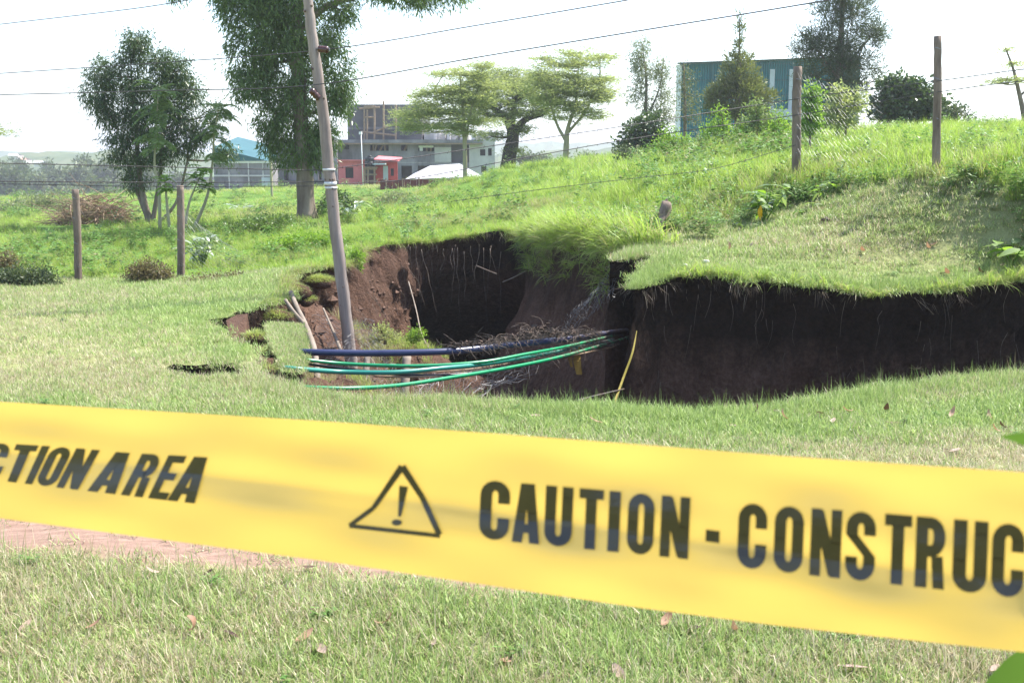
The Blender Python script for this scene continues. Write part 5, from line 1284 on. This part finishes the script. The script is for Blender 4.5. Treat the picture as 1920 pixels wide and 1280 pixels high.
tag(sticks(130, _fr, .12, .7, .005, 'pit_twigs', None, M['stick'], .08), 'tangle of twigs and roots on the pit floor', 'twigs', kind='stuff')
def _wr():
    j = random.choice(np.where((rx > .9) & (ry < 13.1) & (ry > 9.9) & (rx < 6))[0]); k_ = random.randint(1, 22); p = Vector(pitV[k_, j])
    return p - Vector((_n[j][0], _n[j][1], 0)) * .02, Vector((U(-.25, .25), U(-.15, .05), -1)).normalized()
tag(sticks(120, _wr, .06, .4, .003, 'wall_roots', None, M['hroot'], .03), 'fine roots on the dark cut soil under the lawn edge', 'roots', kind='stuff')

# turf clods that broke off the rim: soil lump with its grass still on
def turf_clod(px, py, d, r, label, tilt=.3):
    c = P(px, py, d) - Vector((0, 0, r * .35)); e = empty('turf_clod', c, label, 'clod')
    bm = bmesh.new(); bmesh.ops.create_icosphere(bm, subdivisions=3, radius=r)
    for v in bm.verts:
        f_ = 1 + (vnoise(v.co.x * 9 / r * .12 + px, v.co.y * 9 / r * .12, 3) - .5) * .9 + U(-.06, .06); v.co *= float(f_); v.co.z *= .5
    V_ = [tuple(v.co + c) for v in bm.verts]; F_ = [tuple(v.index for v in f.verts) for f in bm.faces]; bm.free()
    o_ = mesh_obj('soil_lump', V_, F_, M['pit'], e, smooth=True)
    at_ = o_.data.attributes.new('depth', 'FLOAT', 'POINT'); at_.data.foreach_set('value', np.full(len(V_), 1.0, np.float32))
    VV = []; FF = []; RR = []
    for k in range(int(1500 * (r / .2) ** 2)):
        a = U(0, 2 * PI); q = r * math.sqrt(random.random()) * 1.02; b0 = c + Vector((q * math.cos(a), q * math.sin(a), r * .5 * math.sqrt(max(0, 1 - (q / r / 1.05) ** 2))))
        dr = Vector((math.cos(a) * q / r * 1.2 + U(-.6, .6), math.sin(a) * q / r * 1.2 + U(-.6, .6), U(.15, 1))).normalized(); L_ = U(.03, .10); s_ = dr.cross(Vector((0, 0, 1))).normalized() * U(.0018, .003)
        n0 = len(VV); m_ = b0 + dr * L_ * .55; t_ = b0 + dr * L_ + Vector((0, 0, -.25 * L_)); VV += [b0 - s_, b0 + s_, m_ + s_ * .8, m_ - s_ * .8, t_]; FF += [(n0, n0 + 1, n0 + 2, n0 + 3), (n0 + 3, n0 + 2, n0 + 4)]; w_ = random.random(); RR += [w_, w_]
    mesh_obj('turf', [tuple(v) for v in VV], FF, M['clodgrass'], e, rnd=RR)
M['clodgrass'] = mat_leaf('clod_turf', (.13, .20, .04), (.42, .45, .17), .4)
turf_clod(508, 655, 10.1, .10, 'turf clod wedged in the gap left of the slumped block')
turf_clod(498, 690, 9.0, .09, 'small turf clod at the foot of the slumped block gap')
turf_clod(478, 628, 10.6, .13, 'tilted turf clod in the upper crack')
turf_clod(520, 590, 12.6, .16, 'rounded turf clod hanging at the bend of the left rim')
turf_clod(548, 540, 14.2, .20, 'large shaggy turf clod on the upper left bank')
turf_clod(600, 522, 15.7, .20, 'shaggy turf clod sliding from the bank left of the pole')
turf_clod(575, 560, 14.2, .12, 'small turf clod halfway down the left bank')
turf_clod(830, 748, 11.6, .13, 'turf clod lying below the lowest green pipe')
turf_clod(770, 700, 12.6, .12, 'turf clod behind the pale post stump')

# slab of soil tipped over in the left crack
_q = [P(424,600,11.2), P(444,590,11.7), P(464,588,11.7), P(462,625,10.9), P(456,652,10.1), P(438,652,10.0), P(430,626,10.5)]
_mb = MB(); _lo = [p + Vector((.02, .05, -.3)) for p in _q]; _cen = sum(_q, Vector()) / 7 + Vector((0, 0, .03))
for i in range(7):
    a, b = _q[i], _q[(i + 1) % 7]; _mb.poly([_cen, a.lerp(_cen, .0), b]); _mb.poly([a, _lo[i], _lo[(i + 1) % 7], b])
o_ = _mb.build('soil_slab', M['pit']); at_ = o_.data.attributes.new('depth', 'FLOAT', 'POINT'); at_.data.foreach_set('value', np.full(len(o_.data.vertices), 1.3, np.float32))
tag(o_, 'sunlit slab of bare brown soil tipped over in the left crack', 'soil slab')

# ------------------------------------------------------------------ caution tape
def tdep(px): return 1.0 / np.interp(px, [-1300, 0, 480, 960, 1440, 1920, 2600], [.82, 1.408, 1.63, 1.835, 2.02, 2.183, 2.35])
TOPX = ([-1300, -300, 0, 350, 600, 960, 1210, 1460, 1920, 2600], [700, 738, 753, 774, 789, 815, 834, 854, 885, 940])
BOTX = ([-1300, -300, 0, 350, 600, 960, 1210, 1460, 1920, 2600], [850, 932, 971, 1017, 1050, 1103, 1140, 1172, 1222, 1290])
def ttop(px): return np.interp(px, *TOPX)
def tbot(px): return np.interp(px, *BOTX)
_tt = np.linspace(0, 1, 200)
def tprof(t, px):
    """depth offset in metres: the tape is creased lengthwise and bellies towards the wind"""
    c = .43 + .19 * np.clip(px / 1920, -.3, 1.3)
    ang = np.radians(-14 * np.exp(-((_tt - .06) / .10) ** 2) + 4 * np.exp(-((_tt - (c - .2)) / .1) ** 2) - 10 * np.exp(-((_tt - (c - .09)) / .07) ** 2) + 14 * sstep(c - .03, c + .02, _tt) * (1 - sstep(c + .12, c + .24, _tt)) + 7 * np.exp(-((_tt - (c + .03)) / .02) ** 2)
                     + (3 + 4 * math.sin(px * .004)) * np.exp(-((_tt - (c + .22)) / .12) ** 2) - 8 * np.exp(-((_tt - .97) / .1) ** 2))
    cum = -np.cumsum(np.tan(ang)) * .075 / 200
    wr = .0009 * np.sin(px * .021 + t * 9) + .0005 * np.sin(px * .013 - t * 14 + 2) + .0009 * np.sin(px * .006 + t * 5)
    return np.interp(t, _tt, cum) - cum[100] + wr
def S(px, py, lift=0.0):
    t = (py - ttop(px)) / (tbot(px) - ttop(px))
    return P(px, py, float(tdep(px)) + float(tprof(t, px)) - lift)
def mat_tape():
    m, nt, b, out = new_mat('yellow_barrier_tape')
    col = ramp(nt, noise(nt, 6, 3, .5, stretch=(.5, .5, 3)), [(.3, (.68, .46, .13)), (.7, (.76, .545, .175))])
    nt.links.new(col, b.inputs['Base Color']); b.inputs['Roughness'].default_value = .27; b.inputs['Specular IOR Level'].default_value = .9
    t = nt.nodes.new('ShaderNodeBsdfTranslucent'); t.inputs[0].default_value = (.62, .415, .085, 1)
    mx = nt.nodes.new('ShaderNodeMixShader'); mx.inputs[0].default_value = .5
    nt.links.new(b.outputs[0], mx.inputs[1]); nt.links.new(t.outputs[0], mx.inputs[2]); nt.links.new(mx.outputs[0], out.inputs[0])
    bp = N(nt, 'ShaderNodeBump'); bp.inputs['Strength'].default_value = .12; bp.inputs['Distance'].default_value = .004
    nt.links.new(noise(nt, 22, 3, .5, stretch=(.5, .5, 2)), bp.inputs['Height']); nt.links.new(bp.outputs[0], b.inputs['Normal'])
    return m
M['tape'] = mat_tape()
M['ink'] = mat_noise('black_print', (.018, .012, .004), (.035, .024, .008), 60, .3, 0, spec=.7)
V = []; Fq = []; cols = list(range(-1300, 2601, 30)); nt_ = 48
for px in cols:
    for j in range(nt_ + 1):
        t = j / nt_; V.append(S(px, ttop(px) + (tbot(px) - ttop(px)) * t))
for i in range(len(cols) - 1):
    for j in range(nt_):
        a = i * (nt_ + 1) + j; Fq.append((a, a + 1, a + nt_ + 2, a + nt_ + 1))
tape = mesh_obj('caution_tape', [tuple(v) for v in V], Fq, M['tape'], smooth=True, origin=tuple(S(960, 950)))
tag(tape, 'yellow plastic caution tape printed CAUTION - CONSTRUCTION AREA stretched across the view', 'tape')
# lettering: heavy condensed capitals drawn as strips in a unit box (x 0..1, y 0..1)
SV, SH = .40, .165       # stem thickness (of width) and arm thickness (of height)
def arcstrip(cx_, cy_, rx_, ry_, a0, a1, n=10):
    """half-ring strip: outer ellipse rx,ry ; inner thinner by SV / SH"""
    q = []
    for k in range(n):
        A0 = a0 + (a1 - a0) * k / n; A1 = a0 + (a1 - a0) * (k + 1) / n; r = []
        for A, s in ((A0, 1), (A1, 1), (A1, 0), (A0, 0)):
            X = rx_ if s else rx_ - SV; Y = ry_ if s else ry_ - SH
            r.append((cx_ + X * math.cos(A), cy_ + Y * math.sin(A)))
        q.append(r)
    return q
def rect(x0, x1, y0, y1, n=8):
    out = []
    for k in range(n):
        a = y0 + (y1 - y0) * k / n; b = y0 + (y1 - y0) * (k + 1) / n; out.append([(x0, a), (x1, a), (x1, b), (x0, b)])
    return out
def slant(xb0, xb1, xt0, xt1, y0, y1, n=8):
    out = []
    for k in range(n):
        s = k / n; e_ = (k + 1) / n; L_ = lambda a, b, t: a + (b - a) * t
        out.append([(L_(xb0, xt0, s), L_(y0, y1, s)), (L_(xb1, xt1, s), L_(y0, y1, s)), (L_(xb1, xt1, e_), L_(y0, y1, e_)), (L_(xb0, xt0, e_), L_(y0, y1, e_))])
    return out
R_ = .24
top_arc = arcstrip(.5, 1 - R_, .5, R_, 0, PI); bot_arc = arcstrip(.5, R_, .5, R_, PI, 2 * PI)
GL = {
 'O': top_arc + bot_arc + rect(0, SV, R_, 1 - R_) + rect(1 - SV, 1, R_, 1 - R_),
 'C': top_arc + bot_arc + rect(0, SV, R_, 1 - R_) + rect(1 - SV, 1, 1 - R_ - .14, 1 - R_, 3) + rect(1 - SV, 1, R_, R_ + .14, 3),
 'U': bot_arc + rect(0, SV, R_, 1) + rect(1 - SV, 1, R_, 1),
 'T': rect(0, 1, 1 - SH, 1, 3) + rect(.5 - SV * .56, .5 + SV * .56, 0, 1 - SH),
 'I': rect(0, 1, 0, 1),
 'N': rect(0, .35, 0, 1) + rect(.65, 1, 0, 1) + slant(.60, .98, .02, .40, .02, .98),
 'A': slant(-.02, .37, .24, .60, 0, 1) + slant(.63, 1.02, .40, .76, 0, 1) + rect(.27, .73, .17, .32, 3),
 'R': rect(0, SV, 0, 1) + rect(SV, .55, 1 - SH, 1, 2) + rect(SV, .55, .44, .44 + SH, 2) + arcstrip(.5, .72, .48, .28, -PI / 2, PI / 2) + slant(.60, .98, .52, .90, 0, .46),
 'E': rect(0, SV, 0, 1) + rect(SV, .95, 1 - SH, 1, 2) + rect(SV, .86, .44, .44 + SH, 2) + rect(SV, .95, 0, SH, 2),
 'S': top_arc + bot_arc + rect(1 - SV, 1, 1 - R_ - .1, 1 - R_, 3) + rect(0, SV, R_, R_ + .1, 3) + rect(0, SV, .66, 1 - R_, 3) + slant(.60, 1.0, 0, .40, .36, .66, 8) + rect(1 - SV, 1, R_, .36, 3),
 '-': rect(0, 1, 0, 1, 4)}
def glyphs(name, items, topf, botf, shear, label):
    V = []; Fq = []
    for ch, x0, x1, v0, v1 in items:
        for li, quad in enumerate(GL[ch]):
            n0 = len(V)
            for (x, y) in quad:
                X = x0 + (x1 - x0) * x; v = v0 + (v1 - v0) * y
                px = X + shear(X) * v; py = botf(X) * (1 - v) + topf(X) * v
                V.append(tuple(S(px, py, .0012 + .00004 * (li % 12))))
            Fq.append((n0, n0 + 1, n0 + 2, n0 + 3))
    o = mesh_obj(name, V, Fq, M['ink'], tape); o['label'] = label; return o
rt = lambda x: np.interp(x, [900, 1285, 1385, 1650, 1860, 1950, 2400], [899, 932, 942, 962, 979, 987, 1025])
rb_ = lambda x: np.interp(x, [900, 1283, 1385, 1650, 1860, 1950, 2400], [1009, 1047, 1063, 1092, 1115, 1126, 1178])
RT = [('C',897,953),('A',960,1010),('U',1019,1071),('T',1082,1128),('I',1138,1160),('O',1174,1224),('N',1236,1290),('C',1381,1435),('O',1449,1504),('N',1517,1575),('S',1583,1639),('T',1655,1706),('R',1714,1771),('U',1784,1849),('C',1857,1918),('T',1928,1985),('I',1996,2024),('O',2038,2100),('N',2114,2180)]
glyphs('lettering', [(c_, a, b, 0, 1) for c_, a, b in RT] + [('-', 1321, 1347, .33, .52)], rt, rb_, lambda X: 5, 'black lettering CAUTION - CONSTRUCTION')
lt = lambda x: np.interp(x, [-60, 20, 120, 190, 300, 370], [829, 833, 841, 848, 854, 858])
lb = lambda x: np.interp(x, [-60, 20, 120, 190, 300, 370], [893, 903, 915, 923, 936, 944])
LT = [('C',-45,-4),('T',3,41),('I',46,60),('O',64,101),('N',105,146),('A',164,215),('R',226,268),('E',277,314),('A',314,364)]
glyphs('lettering', [(c_, a, b, 0, 1) for c_, a, b in LT], lt, lb, lambda X: np.interp(X, [0, 60, 150, 400], [27, 34, 42, 36]), 'black lettering CTION AREA')
# warning triangle
def px_strip(a, b, w0, w1, n=10):
    out = []; a = np.array(a, float); b = np.array(b, float); t = b - a; nn = np.array((-t[1], t[0])) / np.hypot(*t)
    for k in range(n):
        p = a + t * k / n; q = a + t * (k + 1) / n; wa = w0 + (w1 - w0) * k / n; wb = w0 + (w1 - w0) * (k + 1) / n
        out.append([p - nn * wa / 2, p + nn * wa / 2, q + nn * wb / 2, q - nn * wb / 2])
    return out
quads = px_strip((754, 874), (700, 952), 13, 9) + px_strip((700, 952), (655, 985), 9, 8, 6) + px_strip((655, 985), (825, 1004), 8, 8, 14) + px_strip((824, 1002), (792, 932), 11, 11) + px_strip((792, 932), (754, 874), 11, 13)
quads += px_strip((757, 911), (749, 968), 17, 6, 8)
el = [(744 + 10 * math.cos(a), 979 + 6 * math.sin(a)) for a in np.linspace(0, 2 * PI, 13)[:-1]]
V = []; Fq = []
for k, q in enumerate(quads):
    n0 = len(V); V += [tuple(S(float(x), float(y), .0012 + .00004 * (k % 12))) for x, y in q]; Fq.append((n0, n0 + 1, n0 + 2, n0 + 3))
n0 = len(V); V += [tuple(S(x, y, .0013)) for x, y in el]; Fq.append(tuple(range(n0, n0 + 12)))
o = mesh_obj('warning_triangle', V, Fq, M['ink'], tape); o['label'] = 'black outlined triangle with exclamation mark'
# what the tape is tied to: a stake on the left, a sapling on the right
e0 = S(-1290, 775); st = empty('stake', (e0.x, e0.y + .02, Hz(e0.x, e0.y)), 'rough wooden stake holding the left end of the caution tape', 'stake')
MB().tube(catmull([(e0.x, e0.y + .03, Hz(e0.x, e0.y) - .2), (e0.x + .01, e0.y + .03, .8), (e0.x, e0.y + .03, 1.5)], 5), .024, 10, wob=.06).build('shaft', M['postwood'], st, True)
e1 = S(2590, 1110); sx, sy = e1.x + .012, e1.y + .02
sp = empty('sapling', (sx, sy, Hz(sx, sy)), 'green sapling holding the right end of the caution tape', 'sapling')
MB().tube(catmull([(sx, sy, Hz(sx, sy) - .1), (sx + .02, sy + .01, .7), (sx, sy, 1.4), (sx + .03, sy + .02, 1.62)], 6), .009, 8).build('stem', M['bark'], sp, True)
M['sapleaf'] = mat_leaf('sapling_leaves', (.05, .12, .02), (.10, .18, .035), .3)
lm = big_leaf_mesh('sapling_leaf', .11, .045, M['sapleaf'], .6)
for (pa, pb, dd) in (((1990, 850, .38), (1910, 800, .40), 0), ((1985, 1235, .55), (1898, 1262, .60), 0)):
    a = P(*pa); b = P(*pb); o = bpy.data.objects.new('leaf', lm); SC.collection.objects.link(o); o.parent = sp
    o.location = a - sp.location; dv = b - a; L_ = dv.length; o.rotation_euler = dv.to_track_quat('X', 'Z').to_euler(); o.rotation_euler.rotate_axis('X', 1.1); o.scale = (L_ / .11,) * 3
    MB().tube(catmull([Vector((sx, sy, a.z - .02)), Vector((sx, sy, a.z)).lerp(a, .6) + Vector((0, 0, .01)), a], 4), .002, 5).build('leaf_stalk', M['lime_leaf'], sp)
for k in range(16):
    z = U(.3, 1.15); a = U(-1.2, 1.2); o = bpy.data.objects.new('leaf', lm); SC.collection.objects.link(o); o.parent = sp
    o.location = (.01, 0, z); o.rotation_euler = (U(-.3, .3), U(-.4, .3), a); s = U(.7, 1.2); o.scale = (s, s, s)

# ------------------------------------------------------------------ fallen leaves, stones, clods
M['fallen'] = mat_leaf('fallen_leaf', (.24, .12, .07), (.42, .27, .19), .25, .6, .3, (.5, .25, .12))
M['fallendark'] = mat_leaf('dark_fallen_leaf', (.06, .03, .022), (.13, .07, .05), .15)
M['fallenpale'] = mat_leaf('pale_fallen_leaf', (.32, .22, .17), (.46, .35, .29), .25, .6, .3, (.6, .45, .35))
def curl_mesh(L, W, curl, mat):
    V = []; Fq = []; n = 7; p = Vector((0, 0, 0)); a = -.2
    for i in range(n + 1):
        t = i / n; w = W * .5 * math.sin(PI * min(.97, .06 + t * .9)) + .0015
        V += [tuple(p + Vector((0, -w, w * .35))), tuple(p), tuple(p + Vector((0, w, w * .35)))]
        p = p + Vector((math.cos(a), 0, math.sin(a))) * L / n; a += curl / n
    for i in range(n):
        b = 3 * i; Fq += [(b, b + 1, b + 4, b + 3), (b + 1, b + 2, b + 5, b + 4)]
    return mesh_obj('fallen_leaf', V, Fq, mat, smooth=True, rnd=np.full(len(Fq), random.random()), link=False).data
CM = {k: [curl_mesh(U(.06, .10), U(.018, .032), U(-.5, 2.4), M[k]) for _ in range(4)] for k in ('fallen', 'fallendark', 'fallenpale')}
def fallen(px, py, mat, s=1.0, label=None, group=None, rot=None, lift=.025):
    # distance where that line of sight meets the ground
    d = 2.0
    for k in range(400):
        p = P(px, py, d)
        if p.z <= Hz(p.x, p.y): break
        d += .05
    p = P(px, py, d); me = random.choice(CM[mat]); o = bpy.data.objects.new('fallen_leaf', me); SC.collection.objects.link(o)
    o.location = (p.x, p.y, Hz(p.x, p.y) + lift); o.rotation_euler = rot or (U(-.4, .4), U(-.3, .3), U(0, 2 * PI)); o.scale = (s, s, s)
    zone = {'fallen': 'brown', 'fallendark': 'dark', 'fallenpale': 'pale'}[mat]
    where = 'in the grass below the caution tape' if py > 960 else ('on the lawn beyond the pit' if py < 560 else 'on the grass between the tape and the pit')
    return tag(o, label or '%s curled dry leaf %s' % (zone, where), 'leaf', group or '%s dry leaves %s' % (zone, where))
o = fallen(355, 1196, 'fallen', 1.0, 'upright curled reddish-brown leaf standing in the grass', 'single upright leaf', lift=.02)
o.data = curl_mesh(.085, .03, 2.9, M['fallen']); o.rotation_euler = (.2, -.5, -.2)
for px, py in ((400,1082),(592,1078),(1320,1195),(420,1200)): fallen(px, py, 'fallendark')
for px, py in ((555,1222),(1240,1190),(1380,1190),(970,1250),(160,1195),(700,1180)): fallen(px, py, 'fallen')
for px, py in ((815,1235),(1570,1272),(1872,1268),(300,1092),(610,1240),(60,1180),(1150,1262)): fallen(px, py, 'fallenpale')
for px, py in ((1408,782),(1466,778),(1545,785),(1895,808),(1842,784),(1765,850),(1660,775),(1300,785)): fallen(px, py, 'fallendark', 1.1)
for px, py in ((1875,816),(1600,778),(1780,790),(1480,792),(1725,740),(1860,792),(1130,800)): fallen(px, py, 'fallen', 1.1)
for px, py in ((995,786),(1690,800),(1800,852),(1775,778),(1560,800),(1380,805)): fallen(px, py, 'fallenpale', 1.2)
for px, py in ((1512,477),(1735,468),(1745,470),(1620,477),(1365,472),(1900,464),(1780,520)): fallen(px, py, 'fallen', 1.6)
for px, py in ((1775,517),(1548,474),(1850,517),(1640,467),(1820,515)): fallen(px, py, 'fallendark', 1.5)
for px, py in ((1400,468),(1265,471),(1700,472),(1605,500),(1880,500)): fallen(px, py, 'fallenpale', 1.3)
def stone(px, py, r, mat, label, cat='stone', group=None):
    d = 6.0
    for k in range(400):
        p = P(px, py, d)
        if p.z <= Hz(p.x, p.y): break
        d += .04
    bm = bmesh.new(); bmesh.ops.create_icosphere(bm, subdivisions=2, radius=r)
    for v in bm.verts: v.co *= U(.8, 1.15); v.co.z *= .65
    me = bpy.data.meshes.new('stone'); bm.to_mesh(me); bm.free(); me.materials.append(mat)
    o = bpy.data.objects.new('stone' if cat == 'stone' else 'soil_clod', me); SC.collection.objects.link(o); o.location = (p.x, p.y, Hz(p.x, p.y) + r * .4)
    return tag(o, label, cat, group)
M['stone'] = mat_noise('pale_stone', (.40, .38, .36), (.58, .55, .52), 20, .8, .3)
stone(1324, 493, .035, M['stone'], 'white stone on the lawn near the notched pit edge'); stone(1243, 470, .03, M['stone'], 'small grey stone beside the dark clod on the lawn tip')
stone(1217, 469, .035, M['clod'], 'dark soil clod near the lawn tip', 'clod'); stone(1548, 418, .06, M['clod'], 'dark clod on the lawn below the dark post', 'clod')
stone(1285, 500, .025, M['stone'], 'tiny pale pebble left of the white stone')
# finger-grass stalk on the near edge
p = P(1722, 722, 8.0); gs = empty('grass_stalk', (p.x, p.y, Hz(p.x, p.y)), 'single seed-headed grass stalk on the near pit edge', 'grass stalk')
top = P(1718, 692, 8.0); MB().tube([gs.location, gs.location.lerp(top, .5) + Vector((.01, 0, 0)), top], .003, 5).build('stem', M['pale_green'], gs)
for a in (-1.2, -.5, .3, 1.0, 1.6): MB().tube([top, top + Vector((math.sin(a), .2, math.cos(a) * .5)) * .055], [.003, .002], 4).build('seed_spike', M['dryleaf'], gs)

# ------------------------------------------------------------------ haze
hz, nt, b, out = new_mat('haze_air'); nt.nodes.remove(b)
vp = nt.nodes.new('ShaderNodeVolumePrincipled'); vp.inputs['Color'].default_value = (.92, .95, 1, 1); vp.inputs['Density'].default_value = .0007; vp.inputs['Anisotropy'].default_value = .3
nt.links.new(vp.outputs[0], out.inputs['Volume'])
haze = MB().box((-3400, -1900, -5), (3400, 3800, 75)).build('haze', hz); tag(haze, kind='stuff')
